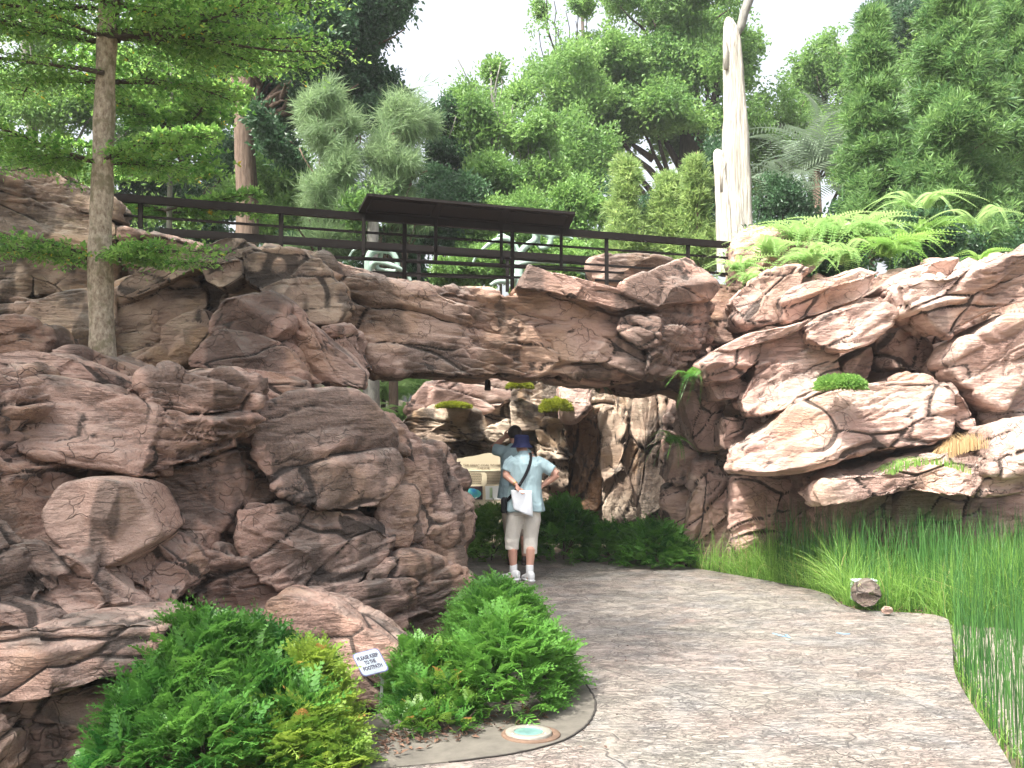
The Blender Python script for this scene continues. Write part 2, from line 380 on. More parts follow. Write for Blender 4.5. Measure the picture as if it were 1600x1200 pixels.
# ------------------------------------------------------------------ rocks
SEED = [100]
def boulder(poly, Y0, B=None, T=.9, sx=.0, sy=.25, q=3.0, facets=3, tilt=0, amp=1.0, cell=1.0, mat='rockL', parent=None, name='boulder', res=None, label=None, rough=1.0, sv=0):
    SEED[0] += 1; rg = np.random.default_rng(SEED[0])
    poly = np.array(poly, float)
    # area centroid
    x, y = poly[:, 0], poly[:, 1]; x1, y1 = np.roll(x, -1), np.roll(y, -1); cr = x * y1 - x1 * y; A = cr.sum() / 2
    C = np.array([((x + x1) * cr).sum(), ((y + y1) * cr).sum()]) / (6 * A)
    k = Y0 / 1600
    size = math.sqrt(abs(A)) * k
    if B is None: B = .30 * size
    B = B * .54; q = q * 1.7 if q < 5 else q
    if res is None: res = .0019 * Y0 + .003
    # rounded corners on the outline
    pq = poly.copy()
    for _ in range(2):
        n_ = np.roll(pq, -1, 0); pq = np.stack([pq * .87 + n_ * .13, pq * .13 + n_ * .87], 1).reshape(-1, 2)
    seg = np.linalg.norm(np.roll(pq, -1, 0) - pq, axis=1); L = seg.sum() * k
    na = int(np.clip(L / res, 40, 420)); cum = np.r_[0, np.cumsum(seg)]
    tt = np.arange(na) / na * cum[-1]; pc = np.vstack([pq, pq[:1]])
    O = np.stack([np.interp(tt, cum, pc[:, 0]), np.interp(tt, cum, pc[:, 1])], -1)
    rad = np.linalg.norm(O - C, axis=1).mean() * k
    nr = int(np.clip(rad / res, 12, 120))
    u = (np.arange(1, nr + 1) / nr) ** .92
    G = C + u[:, None, None] * (O - C)[None]        # nr,na,2
    G = np.concatenate([C[None], G.reshape(-1, 2)])
    U = np.concatenate([[0], np.repeat(u, na)])
    s_ = (G[:, 0] - C[0]) * k; t_ = (C[1] - G[:, 1]) * k
    dome = np.maximum(0, 1 - U ** q) ** (1 / q)
    d = B * dome * 1.25
    for _ in range(facets):
        a = rg.uniform(0, 2 * np.pi); m = rg.uniform(.35, 1.1); h0 = B * rg.uniform(.35, 1.1)
        pl = h0 - m * (s_ * np.cos(a) + t_ * np.sin(a)) * (B / (.3 * size + 1e-6)) ** .5
        kk = .014 * size
        hmin = np.clip(.5 + .5 * (pl - d) / kk, 0, 1); d = pl * (1 - hmin) + d * hmin - kk * hmin * (1 - hmin)
    d = np.maximum(d, B * dome * .12)
    Yd = Y0 + sx * s_ + sy * t_ - d + B * .6
    V = atv(G[:, 0], G[:, 1], Yd)
    # sides and back
    rim = V[-na:]; cw = rim.mean(0); nb = max(6, int(T / (res * 1.6))); back = []
    for b in range(1, nb + 1):
        f = b / nb; sh = 1 - .35 * f ** 3
        ring = cw + (rim - cw) * np.array([sh, 1, sh]); ring[:, 1] = rim[:, 1] * (1 - f * .5) + cw[1] * f * .5 + T * f; back.append(ring)
    last = back[-1].mean(0)
    V = np.vstack([V] + back + [last])
    n0 = 1; tot = nr + nb
    i = (np.arange(tot - 1) * na + n0)[:, None]; j = np.arange(na)[None]; jn = (j + 1) % na
    Fq = np.stack([i + j, i + na + j, i + na + jn, i + jn], -1).reshape(-1, 4)
    jj = np.arange(na); jk = (jj + 1) % na; e = len(V) - 1
    Ft = np.vstack([np.stack([jj * 0, jj + n0, jk + n0], -1), np.stack([jj * 0 + e, jk + n0 + (tot - 1) * na, jj + n0 + (tot - 1) * na], -1)])
    if A > 0: pass
    else: Fq = Fq[:, ::-1]; Ft = Ft[:, ::-1]
    # normals
    def normals(V):
        n = np.zeros_like(V); fn = np.cross(V[Fq[:, 2]] - V[Fq[:, 0]], V[Fq[:, 3]] - V[Fq[:, 1]])
        for c_ in range(4): np.add.at(n, Fq[:, c_], fn)
        return n / (np.linalg.norm(n, axis=1)[:, None] + 1e-9)
    Nn = normals(V)
    if (Nn[1:na * 3, 1]).mean() > 0: Fq = Fq[:, ::-1]; Ft = Ft[:, ::-1]; Nn = -Nn
    ang = math.radians(tilt); ca, sa = math.cos(ang), math.sin(ang)
    Q = np.stack([V[:, 0] * ca + V[:, 2] * sa, V[:, 1], -V[:, 0] * sa + V[:, 2] * ca], -1)
    W = np.stack([fbm(V * .9, 3, 11), fbm(V * .9, 3, 21), fbm(V * .9, 3, 31)], -1)
    sd = SEED[0] * 7 + sv
    c1 = Q / np.array([1.05, .9, .34]) / cell + W * .55 + sd * 3.3
    f1, f2, h1, g1 = voro(c1, 3); e1 = f2 - f1
    c2 = Q / np.array([.5, .4, .10]) / cell + W * 1.1 + sd
    f1b, f2b, h2, g2 = voro(c2, 5); e2 = f2b - f1b
    m2 = sstep(-.05, .22, fbm(V * 1.1 + sd, 3, 41))
    m1 = sstep(-.25, .1, fbm(V * .8 + sd, 2, 51))
    big = size > .35
    near = amp * min(1, size / .55)
    D = near * ((h1 - .5) * .13 * sstep(0, .22, e1) + .05 * (g1[:, 2] * (h1 * 2 - 1)) - .045 * np.exp(-(e1 / .04) ** 2) * (.35 + .65 * m1))
    D += near * m2 * ((h2 - .5) * .05 * sstep(0, .2, e2) + .03 * g2[:, 2] - .018 * np.exp(-(e2 / .10) ** 2))
    st = Q[:, 2] / .085 + 2.2 * fbm(V * 1.3 + sd, 3, 61); fr = st - np.floor(st)
    D += near * .010 * (fr ** 2 - .35) * sstep(-.1, .3, fbm(V * 1.5 + sd, 2, 71))
    D += rough * amp * (.060 * fbm(V * 1.3 + sd, 3, 81) + .018 * fbm(V * 6, 3, 91))
    rdg = 1 - abs(fbm(Q * np.array([2.2, 2.2, 5.5]) + sd, 4, 95)) * 4
    D -= rough * amp * .028 * np.clip(rdg, 0, 1) ** 3
    fade = np.ones(len(V)); 
    V = V + Nn * (D * fade)[:, None]
    crack = np.maximum(np.exp(-(e1 / .03) ** 2) * (.3 + .7 * m1), .4 * m2 * np.exp(-(e2 / .07) ** 2))
    crack = np.maximum(crack, .8 * np.clip(rdg, 0, 1) ** 3 * sstep(.0, .3, fbm(V * 2 + sd, 2, 99)))
    ko, ks = RA.get(mat, (.3, .5))
    at_ = {'crack': crack, 'tone': sstep(-.18, .2, fbm(V * .9 + 3, 4, 201)), 'dark': .75 * sstep(-.05, .3, fbm(Q * np.array([1.6, 1.6, 4.5]), 4, 211)),
           'ochre': ko * sstep(.05, .3, fbm(V * 1.7, 4, 221)), 'gate': .5 + fbm(V * 1.6, 3, 241),
           'stain': ks * np.maximum(sstep(.06, .22, fbm(V * np.array([3.6, 3.6, .8]), 4, 231)), sstep(.14, .3, fbm(V * 1.3, 4, 236)))}
    me = mkmesh(name, V, [Fq, Ft], True, at_)
    o = put(name, me, M[mat] if isinstance(mat, str) else mat, parent)
    if label: o['label'] = label
    return o

# ---- left outcrop, lower tiers
LO = thing('rock_outcrop', 'big shaded pink-brown rock outcrop left of the path, rising from behind the green shrubs', 'rock outcrop', (-2.2, 7.2, 0))
def bl(*a, **k):
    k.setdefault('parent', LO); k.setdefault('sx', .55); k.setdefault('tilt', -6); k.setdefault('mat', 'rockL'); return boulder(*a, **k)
bl([(-60, 560), (250, 590), (420, 600), (600, 660), (710, 740), (735, 880), (700, 1000), (560, 1090), (200, 1210), (-60, 1230)], 7.1, B=.25, T=1.6, sx=1.25, sy=.42, name='rock_core', facets=0, amp=1.6, q=6)
bl([(18, 600), (60, 585), (140, 598), (240, 635), (249, 665), (237, 715), (222, 752), (170, 738), (120, 732), (60, 722), (20, 705)], 6.35, B=.22, q=5, facets=2, amp=.45, tilt=-8)
bl([(-30, 552), (35, 540), (90, 548), (150, 572), (212, 596), (216, 628), (140, 614), (30, 596), (-30, 605)], 6.7, B=.15, tilt=-14, amp=.7)
bl([(-40, 598), (12, 600), (22, 700), (24, 760), (0, 790), (-40, 790)], 6.0, B=.2)
bl([(92, 756), (150, 744), (205, 752), (232, 800), (252, 835), (235, 852), (165, 890), (125, 882), (70, 838), (62, 800)], 5.85, B=.36, q=2.8, facets=3, amp=.3, tilt=-30, sv=5, rough=.5, cell=2.2)
bl([(20, 760), (60, 742), (104, 748), (76, 800), (66, 832), (20, 810)], 6.15, B=.16, amp=.5)
bl([(-30, 800), (30, 806), (70, 838), (60, 860), (-30, 850)], 6.0, B=.15)
bl([(-30, 838), (60, 845), (108, 862), (160, 905), (207, 965), (140, 978), (75, 987), (30, 960), (-30, 950)], 5.5, B=.28, amp=1.1, tilt=-10, sx=.4)
bl([(176, 850), (240, 836), (293, 878), (300, 920), (272, 947), (222, 977), (180, 930), (162, 892)], 6.2, B=.24, amp=.8)
bl([(-40, 985), (60, 975), (215, 968), (272, 975), (252, 1028), (215, 1056), (150, 1066), (75, 1092), (-40, 1108)], 5.05, B=.34, q=2.6, facets=3, amp=.5, sx=.3, tilt=6)
bl([(-60, 1085), (60, 1085), (150, 1058), (245, 1052), (270, 1230), (-60, 1240)], 5.2, B=.2, sx=.3, amp=.9)
bl([(-30, 942), (25, 955), (57, 985), (20, 1002), (-30, 995)], 5.1, B=.14, amp=.4, sx=.3)
bl([(-30, 748), (10, 752), (40, 770), (30, 800), (-30, 812)], 6.0, B=.12, sx=.2)
bl([(212, 592), (300, 580), (400, 580), (416, 615), (398, 680), (330, 715), (300, 722), (240, 742), (237, 700), (249, 650)], 6.9, B=.26, amp=1.35, tilt=-4, cell=.75)
bl([(216, 750), (300, 718), (392, 688), (382, 780), (352, 832), (285, 830), (235, 790)], 7.0, B=.25, amp=.9, sx=.8)
bl([(413, 632), (450, 612), (512, 606), (557, 611), (592, 645), (616, 680), (619, 750), (592, 792), (540, 802), (480, 792), (430, 772), (398, 720), (396, 670)], 7.6, B=.40, q=2.6, facets=4, amp=.7, sx=.9, sv=11, cell=2.4, tilt=12)
bl([(590, 650), (625, 688), (690, 700), (712, 740), (740, 780), (744, 830), (738, 880), (722, 930), (690, 990), (640, 1002), (600, 900), (606, 760)], 9.1, B=.4, T=1.2, sx=1.7, amp=1.0, tilt=8, cell=1.1)
bl([(372, 792), (420, 782), (540, 796), (622, 832), (606, 882), (530, 942), (475, 937), (400, 907), (368, 850)], 7.4, B=.34, amp=.8, sx=.9, tilt=18, facets=4)
bl([(495, 965), (550, 925), (625, 866), (735, 888), (748, 912), (705, 978), (690, 1012), (640, 1022), (560, 975)], 8.0, B=.28, amp=1.1, sx=1.1, tilt=14, cell=.9)
bl([(298, 880), (332, 848), (388, 878), (478, 930), (482, 957), (425, 982), (330, 962), (288, 932)], 7.0, B=.24, amp=.9, sx=.8, tilt=0)
bl([(418, 942), (440, 930), (520, 953), (602, 998), (662, 1043), (705, 1080), (690, 1100), (600, 1110), (500, 1100), (430, 1030), (412, 975)], 6.35, B=.26, q=2.6, facets=3, amp=.45, sx=.25, tilt=-30, mat='rockL')
bl([(285, 935), (422, 962), (450, 1060), (330, 1080), (230, 1020)], 6.6, B=.2, sx=.5)
bl([(650, 690), (700, 698), (716, 735), (744, 782), (741, 835), (715, 802), (690, 762), (652, 732)], 10.2, B=.22, sx=1.2, amp=1.4, cell=.7, res=.02)
bl([(600, 640), (640, 690), (648, 740), (615, 745), (590, 690)], 8.9, B=.2, sx=1.2)
bl([(-40, 498), (30, 494), (66, 505), (80, 530), (62, 548), (-40, 552)], 7.6, B=.2, amp=.8)
bl([(76, 545), (115, 538), (198, 568), (204, 592), (150, 588), (88, 560)], 7.3, B=.12, amp=.8)
bl([(286, 588), (330, 574), (400, 572), (475, 590), (480, 616), (420, 630), (330, 606)], 8.0, B=.16, amp=.9)
bl([(352, 690), (425, 700), (440, 790), (390, 860), (335, 810)], 7.35, B=.2, sx=.8, amp=.8)
bl([(230, 820), (340, 815), (360, 900), (260, 950)], 6.9, B=.2, sx=.8, amp=.9)
bl([(590, 770), (650, 760), (640, 860), (590, 850)], 8.5, B=.2, sx=1.1, amp=.9)
# ---- upper left tiers
UO = thing('rock_outcrop', 'upper tier of brown rocks with dark fissures between pale tree trunk and railing', 'rock outcrop', (-3.2, 9.8, 2.0))
def bu(*a, **k):
    k.setdefault('parent', UO); k.setdefault('sx', .15); k.setdefault('tilt', 18); k.setdefault('mat', 'rockU'); return boulder(*a, **k)
bu([(326, 520), (335, 490), (345, 466), (390, 456), (428, 454), (454, 480), (458, 512), (430, 532), (395, 526), (360, 532)], 9.0, B=.34, q=2.5, amp=.5, mat='rockL', facets=2)
bu([(286, 574), (320, 530), (345, 513), (395, 518), (452, 540), (478, 580), (478, 604), (400, 604), (330, 582)], 8.8, B=.28, amp=.5, mat='rockL', tilt=2)
bu([(424, 466), (456, 483), (502, 513), (552, 558), (574, 580), (567, 610), (540, 604), (480, 598), (440, 548), (400, 513)], 9.3, B=.32, amp=.75, mat='rockL', tilt=-38, sx=.5)
bu([(496, 512), (545, 503), (562, 515), (565, 548), (576, 580), (545, 566)], 9.9, B=.22, amp=.9, mat='rockL')
bu([(178, 462), (182, 438), (230, 414), (300, 389), (355, 364), (384, 372), (404, 390), (382, 402), (310, 418), (242, 452), (200, 468)], 10.1, B=.16, amp=.6, tilt=25)
bu([(382, 386), (460, 387), (502, 399), (513, 420), (543, 450), (548, 476), (526, 508), (488, 508), (450, 472), (380, 445), (374, 410)], 10.1, B=.36, amp=.7, tilt=14, cell=1.2, q=2.6)
bu([(306, 402), (340, 408), (382, 398), (382, 432), (350, 452), (318, 442)], 10.0, B=.2, amp=.6, facets=2)
bu([(176, 442), (250, 422), (322, 443), (326, 484), (262, 508), (256, 545), (190, 562), (172, 500)], 10.2, B=.24, amp=.9)
bu([(252, 504), (320, 478), (334, 520), (294, 562), (262, 580), (248, 545)], 10.0, B=.2, amp=.5)
bu([(34, 494), (50, 468), (135, 453), (182, 448), (184, 562), (110, 560), (58, 528)], 10.0, B=.24, amp=.7, tilt=6, mat='rockU')
bu([(184, 556), (252, 536), (272, 572), (232, 584), (186, 582)], 9.9, B=.15)
bu([(376, 436), (452, 462), (492, 502), (505, 530), (440, 560), (380, 510), (340, 470)], 10.4, B=.2, amp=.8)
bu([(20, 470), (180, 440), (350, 375), (505, 400), (550, 460), (575, 560), (480, 600), (180, 590), (40, 560)], 10.4, B=.1, T=1.3, name='rock_core', facets=0, q=6, amp=1.2)
# ---- far left outcrop
FO = thing('rock_outcrop', 'tall fissured rock wall at far left edge, its pale top beside the railing end', 'rock outcrop', (-5.2, 11.2, 1.8))
def bf(*a, **k):
    k.setdefault('parent', FO); k.setdefault('sx', .1); k.setdefault('tilt', -8); k.setdefault('mat', 'rockU'); return boulder(*a, **k)
bf([(-60, 262), (40, 257), (92, 259), (122, 280), (182, 312), (184, 345), (100, 326), (-60, 306)], 10.9, B=.3, amp=.7, q=2.5)
bf([(-60, 300), (100, 318), (184, 340), (184, 382), (100, 398), (-60, 372)], 10.8, B=.22, amp=.9)
bf([(-60, 365), (100, 390), (186, 378), (184, 452), (40, 464), (-60, 472)], 10.9, B=.3, amp=1.0)
bf([(-60, 462), (42, 462), (66, 498), (34, 520), (-60, 515)], 10.3, B=.2)
bf([(184, 352), (232, 361), (300, 376), (336, 381), (310, 402), (242, 420), (184, 415)], 10.9, B=.22, amp=.6, mat='rockB', q=2.4)
bf([(-80, 280), (60, 280), (185, 330), (190, 480), (60, 560), (-80, 560)], 11.7, B=.1, T=1.5, name='rock_core', q=6)
# ---- the rock bridge
BR = thing('rock_bridge', 'massive pinkish rock arch bridge spanning the path under the dark railings', 'bridge', (0.3, 12.0, 2.2))
def bb(*a, **k):
    k.setdefault('parent', BR); k.setdefault('sx', .3); k.setdefault('tilt', -10); k.setdefault('mat', 'rockB'); k.setdefault('sy', .12); return boulder(*a, **k)
bb([(495, 415), (600, 447), (780, 462), (980, 462), (1115, 470), (1100, 555), (1020, 583), (760, 588), (590, 582), (545, 510)], 11.25, B=.15, T=2.0, name='rock_core', facets=2, sx=.35, q=7, sy=.0, amp=1.3)
bb([(488, 402), (550, 413), (605, 430), (610, 460), (592, 490), (582, 530), (558, 542), (543, 510), (543, 470), (508, 425)], 11.0, B=.28, amp=.5, facets=2, tilt=0)
bb([(558, 508), (600, 480), (640, 518), (652, 560), (622, 592), (573, 588), (563, 568)], 11.2, B=.25, amp=.8)
bb([(603, 436), (650, 438), (692, 468), (694, 500), (668, 560), (632, 588), (580, 586), (568, 560), (590, 498)], 11.15, B=.3, amp=.8, tilt=10)
bb([(676, 452), (700, 441), (770, 446), (794, 468), (792, 520), (784, 570), (762, 592), (690, 592), (636, 574), (666, 530), (692, 482)], 11.25, B=.36, amp=.9, facets=4)
bb([(786, 454), (852, 452), (874, 500), (884, 560), (852, 590), (768, 594), (778, 560), (786, 510)], 11.3, B=.3, amp=.9)
bb([(803, 452), (812, 430), (825, 409), (846, 420), (900, 432), (957, 446), (1022, 478), (970, 490), (930, 478), (860, 456)], 11.15, B=.28, T=1.3, amp=.7, q=2.4, tilt=-12)
bb([(848, 453), (900, 468), (967, 486), (973, 508), (962, 532), (860, 508)], 11.55, B=.2, amp=.5, tilt=-8, facets=2)
bb([(856, 506), (960, 525), (1014, 558), (1012, 592), (955, 568), (868, 562)], 11.45, B=.22, amp=.9, tilt=-12)
bb([(846, 562), (900, 556), (960, 565), (1008, 590), (960, 602), (850, 596)], 11.9, B=.15, amp=.7)
bb([(968, 492), (1035, 493), (1034, 538), (1000, 544), (964, 516)], 11.4, B=.25, amp=.7)
bb([(968, 441), (1035, 414), (1074, 399), (1128, 445), (1112, 470), (1050, 475), (1022, 484), (972, 457)], 11.4, B=.42, T=1.4, amp=.55, q=2.2, facets=3, tilt=-20)
bb([(1020, 478), (1095, 453), (1116, 473), (1104, 525), (1094, 562), (1030, 594), (1004, 590), (1012, 540)], 11.6, B=.36, amp=1.1, cell=.8)
bb([(918, 407), (938, 396), (1008, 394), (1055, 404), (1050, 440), (925, 440)], 13.9, B=.3, T=1., amp=.6)
bb([(1100, 440), (1170, 440), (1165, 535), (1125, 540), (1095, 515)], 12.7, B=.2, amp=.8)
bb([(940, 575), (1110, 540), (1110, 640), (1050, 610), (1000, 618), (930, 612)], 13.0, B=.15, T=1.0, amp=.9)
# ---- right cliff
RC = thing('rock_cliff', 'sunlit pink rock cliff with jutting ledges on the right, above the tall grass', 'cliff', (4.0, 11.6, 0))
def br(*a, **k):
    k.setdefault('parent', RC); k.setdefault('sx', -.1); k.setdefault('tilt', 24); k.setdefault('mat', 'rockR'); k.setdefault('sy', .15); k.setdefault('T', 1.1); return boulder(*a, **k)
br([(1060, 620), (1100, 548), (1150, 470), (1260, 420), (1400, 432), (1480, 405), (1660, 395), (1660, 930), (1400, 930), (1060, 925), (1050, 760)], 12.6, B=.2, T=2.0, name='rock_core', q=6, facets=0, sx=-.45, amp=1.8)
br([(1138, 464), (1178, 432), (1215, 414), (1262, 412), (1250, 456), (1214, 467), (1229, 504), (1160, 516)], 11.7, B=.3, amp=.8)
br([(1213, 464), (1240, 448), (1342, 416), (1377, 422), (1364, 454), (1345, 469), (1290, 489), (1230, 508)], 11.2, B=.34, amp=.5, q=2.5, facets=2, tilt=20)
br([(1124, 544), (1170, 520), (1230, 507), (1264, 499), (1252, 517), (1195, 536), (1132, 552)], 11.0, B=.2, amp=.4)
br([(1090, 564), (1130, 544), (1192, 531), (1188, 565), (1150, 594), (1108, 598)], 11.1, B=.32, amp=.5, q=2.3)
br([(1103, 590), (1150, 586), (1174, 600), (1152, 624), (1118, 630)], 11.4, B=.2, amp=.5)
br([(1188, 533), (1250, 510), (1297, 527), (1314, 550), (1314, 592), (1276, 612), (1232, 642), (1174, 653), (1150, 626), (1176, 575)], 11.0, B=.42, amp=.9, q=2.6, cell=.9)
br([(1258, 512), (1295, 489), (1370, 465), (1408, 487), (1390, 512), (1362, 539), (1315, 553), (1262, 534)], 10.7, B=.36, amp=.5, q=2.4, facets=2, tilt=26)
br([(1311, 570), (1362, 539), (1366, 560), (1357, 596), (1314, 596)], 11.3, B=.2, amp=.4, facets=1)
br([(1366, 530), (1415, 508), (1458, 538), (1458, 577), (1425, 583), (1368, 572)], 11.5, B=.26, amp=.8)
br([(1400, 446), (1425, 427), (1485, 429), (1548, 401), (1640, 390), (1640, 458), (1540, 494), (1480, 527), (1450, 502), (1406, 467)], 10.5, B=.45, amp=1.1, q=2.5, cell=.8, tilt=20)
br([(1374, 454), (1425, 419), (1480, 399), (1502, 402), (1482, 432), (1405, 452)], 11.2, B=.25, amp=.5)
br([(1480, 572), (1498, 537), (1567, 495), (1640, 488), (1640, 580), (1590, 604), (1568, 642), (1498, 594)], 10.4, B=.4, amp=.8, q=2.5, tilt=30)
br([(1143, 738), (1162, 698), (1211, 667), (1245, 626), (1290, 603), (1335, 603), (1388, 597), (1466, 595), (1494, 642), (1494, 678), (1455, 697), (1365, 703), (1320, 721), (1252, 740), (1200, 743)], 10.3, B=.55, T=1.6, amp=.8, q=2.3, facets=3, tilt=14, cell=1.1)
br([(1393, 592), (1417, 577), (1468, 597), (1482, 632), (1400, 628)], 10.6, B=.22, amp=.6)
br([(1464, 598), (1490, 589), (1522, 645), (1530, 672), (1500, 674), (1466, 632)], 10.5, B=.25, amp=.9)
br([(1515, 600), (1580, 605), (1640, 600), (1640, 670), (1560, 672), (1530, 660)], 11.1, B=.25, amp=.9)
br([(1125, 650), (1175, 651), (1214, 662), (1164, 703), (1128, 704)], 11.7, B=.25, amp=.7)
br([(1145, 740), (1245, 744), (1254, 830), (1250, 905), (1138, 905), (1138, 790)], 12.0, B=.35, amp=.9, q=3)
br([(1280, 764), (1312, 742), (1368, 740), (1425, 717), (1548, 687), (1640, 666), (1640, 768), (1556, 781), (1425, 768), (1350, 781), (1283, 793)], 9.9, B=.3, T=1.5, amp=.9, q=3, tilt=12, cell=.8)
br([(1550, 665), (1640, 645), (1640, 722), (1570, 746), (1550, 740)], 9.7, B=.25, amp=.7, tilt=35)
br([(1283, 785), (1350, 776), (1402, 773), (1392, 930), (1300, 925)], 10.9, B=.2, amp=.7)
br([(1398, 768), (1640, 762), (1640, 960), (1408, 945)], 10.7, B=.25, amp=.9)
br([(1060, 612), (1092, 604), (1127, 627), (1135, 662), (1127, 708), (1093, 704), (1074, 657)], 12.5, B=.3, amp=.8, tilt=60)
br([(1086, 722), (1127, 708), (1148, 745), (1152, 895), (1056, 905), (1073, 790)], 12.7, B=.3, amp=1.1, tilt=50, cell=.8)
br([(1030, 768), (1085, 740), (1130, 713), (1138, 752), (1084, 880), (1045, 880)], 13.1, B=.25, amp=.6, mat='rockL')
br([(1058, 697), (1094, 704), (1094, 738), (1060, 758), (1040, 752)], 13.0, B=.2, amp=.6, mat='rockL')
br([(1245, 700), (1400, 690), (1500, 670), (1560, 670), (1420, 745), (1270, 800), (1245, 870)], 11.7, B=.15, amp=1., T=1.)
# small boulder behind the bridge end, below the dead trunk
br([(1148, 410), (1150, 375), (1172, 352), (1215, 356), (1260, 362), (1290, 400), (1270, 430), (1160, 450)], 13.2, B=.35, T=1.2, amp=.6, q=2.4)
# ---- wall behind the arch
BW = thing('rock_wall', 'pale weathered rock wall with mossy ledges, behind the walkers and seen through the arch', 'rock wall', (0.6, 14.8, 0))
def bw(*a, **k):
    a = (a[0], a[1] + 1.8) + a[2:]; k.setdefault('parent', BW); k.setdefault('sx', 0); k.setdefault('tilt', -12); k.setdefault('mat', 'rockW'); k.setdefault('sy', .1); return boulder(*a, **k)
bw([(640, 650), (680, 600), (760, 560), (900, 560), (1120, 560), (1120, 880), (700, 880), (660, 800)], 14.9, B=.15, T=1.4, name='rock_core', q=6, facets=0, amp=1.5)
bw([(632, 640), (658, 600), (700, 588), (760, 585), (800, 590), (805, 625), (760, 645), (700, 652), (640, 662)], 14.7, B=.35, amp=1.0, cell=.8, q=2.4, mat='rockR')
bw([(800, 590), (880, 590), (878, 640), (830, 650), (795, 640)], 14.7, B=.3, amp=1.0)
bw([(605, 668), (670, 632), (752, 638), (760, 690), (700, 692), (650, 692)], 14.3, B=.4, amp=.9, q=2.4)
bw([(795, 628), (815, 620), (852, 640), (852, 672), (798, 675)], 14.2, B=.3, amp=.6)
bw([(746, 672), (797, 653), (800, 692), (765, 695)], 14.2, B=.25, amp=.8)
bw([(676, 688), (802, 686), (850, 690), (850, 726), (700, 720)], 14.5, B=.25, amp=1.1, cell=.6)
bw([(845, 655), (877, 658), (894, 700), (890, 770), (840, 745)], 14.1, B=.25, amp=1.2, cell=.6)
bw([(800, 720), (880, 730), (890, 800), (800, 810)], 14.5, B=.2, amp=.7, mat='rockW')
bw([(872, 600), (928, 604), (922, 635), (900, 660), (878, 662)], 13.9, B=.3, amp=.6, mat='rockR')
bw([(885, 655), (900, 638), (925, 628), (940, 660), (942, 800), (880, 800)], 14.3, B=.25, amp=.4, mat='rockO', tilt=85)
bw([(934, 642), (962, 628), (987, 680), (970, 715), (985, 750), (1005, 815), (945, 825), (938, 730)], 14.1, B=.35, amp=.8, tilt=70, q=2.5)
bw([(958, 615), (1032, 605), (1048, 680), (1044, 790), (1000, 820), (975, 745)], 14.3, B=.3, amp=.9, tilt=80, mat='rockW')
bw([(1040, 620), (1110, 600), (1120, 860), (1040, 860)], 13.9, B=.2, amp=1., mat='rockB')
# ------------------------------------------------------------------ foliage tools
M['leafmid'] = leaf_mat('mid_green_leaves', (.055, .14, .035), (.22, .37, .10), .42)
M['leafdark'] = leaf_mat('dark_green_leaves', (.020, .055, .027), (.07, .15, .062), .3, .35)
M['leafbright'] = leaf_mat('bright_green_leaves', (.06, .18, .03), (.24, .40, .10), .5, .45, (.5, .38, .04))
M['leafpine'] = leaf_mat('bluish_needle_leaves', (.09, .16, .07), (.23, .33, .16), .4, .6)
M['leafpodo'] = leaf_mat('podocarp_leaves', (.045, .125, .04), (.19, .32, .10), .38, .4)
M['leafyoung'] = leaf_mat('pale_young_podocarp_leaves', (.11, .20, .06), (.32, .43, .15), .4, .5)
M['leafpalm'] = leaf_mat('grey_green_palm_leaves', (.06, .10, .055), (.20, .26, .18), .35, .4)
M['leaffern'] = leaf_mat('pale_fern_leaves', (.10, .24, .06), (.34, .48, .19), .45, .5)  # light yellow-green fern leaf colour
M['leafshrub'] = leaf_mat('lacy_green_leaves', (.02, .10, .017), (.135, .31, .055), .38, .4)
M['leafyellow'] = leaf_mat('yellow_green_lacy_leaves', (.045, .15, .02), (.27, .37, .06), .4, .45, (.42, .25, .08))
M['reed'] = leaf_mat('reed_stems', (.022, .08, .02), (.09, .22, .05), .25, .4)
M['grass'] = leaf_mat('fine_grass_blades', (.08, .20, .03), (.24, .40, .09), .4, .45, (.5, .42, .2))
M['barkpale'] = bark('pale_mottled_bark', (.15, .105, .07), (.50, .43, .33), (16, 16, 9), .012, (.17, .15, .09), 9.)
M['barkbrown'] = bark('brown_furrowed_bark', (.08, .055, .04), (.20, .145, .11), (11, 11, 1.5), .03)
M['barkdark'] = bark('dark_bark', (.045, .035, .028), (.10, .08, .062), (9, 9, 2), .015)
M['deadwood'] = bark('bleached_dead_wood', (.22, .19, .145), (.70, .68, .61), (20, 20, .8), .045)
M['barkgrey'] = bark('grey_bark', (.13, .125, .11), (.28, .27, .24), (8, 8, 3), .008)

def frames(d, roll):
    """rotation matrices whose columns are side, d, up for directions d"""
    d = d / (np.linalg.norm(d, axis=1)[:, None] + 1e-9); n = len(d)
    ref = np.tile([0, 0, 1.], (n, 1)); ref[abs(d[:, 2]) > .95] = [1, 0, 0]
    sd = np.cross(d, ref); sd /= np.linalg.norm(sd, axis=1)[:, None]; up = np.cross(sd, d)
    c, s_ = np.cos(roll)[:, None], np.sin(roll)[:, None]
    s2 = sd * c + up * s_; u2 = -sd * s_ + up * c
    return np.stack([s2, d, u2], -1)
def inst(tv, tf, Ms, T, sc, tint, ttint=None):
    """copies of a template (verts along +y) -> V, F, tint"""
    n, m = len(tv), len(T)
    V = np.einsum('mij,nj->mni', Ms, tv) * np.reshape(sc, (-1, 1, 1)) + T[:, None]
    F = (tf[None] + (np.arange(m) * n)[:, None, None]).reshape(-1, tf.shape[1])
    t = np.repeat(tint[:, None], n, 1) + (0 if ttint is None else ttint[None])
    return V.reshape(-1, 3), F, t.ravel()
def leafq(l, w_, fold=.15, droop=0.0):
    return np.array([[0, 0, 0], [w_ / 2, l * .45, fold * w_], [0, l, -droop * l], [-w_ / 2, l * .45, fold * w_]])
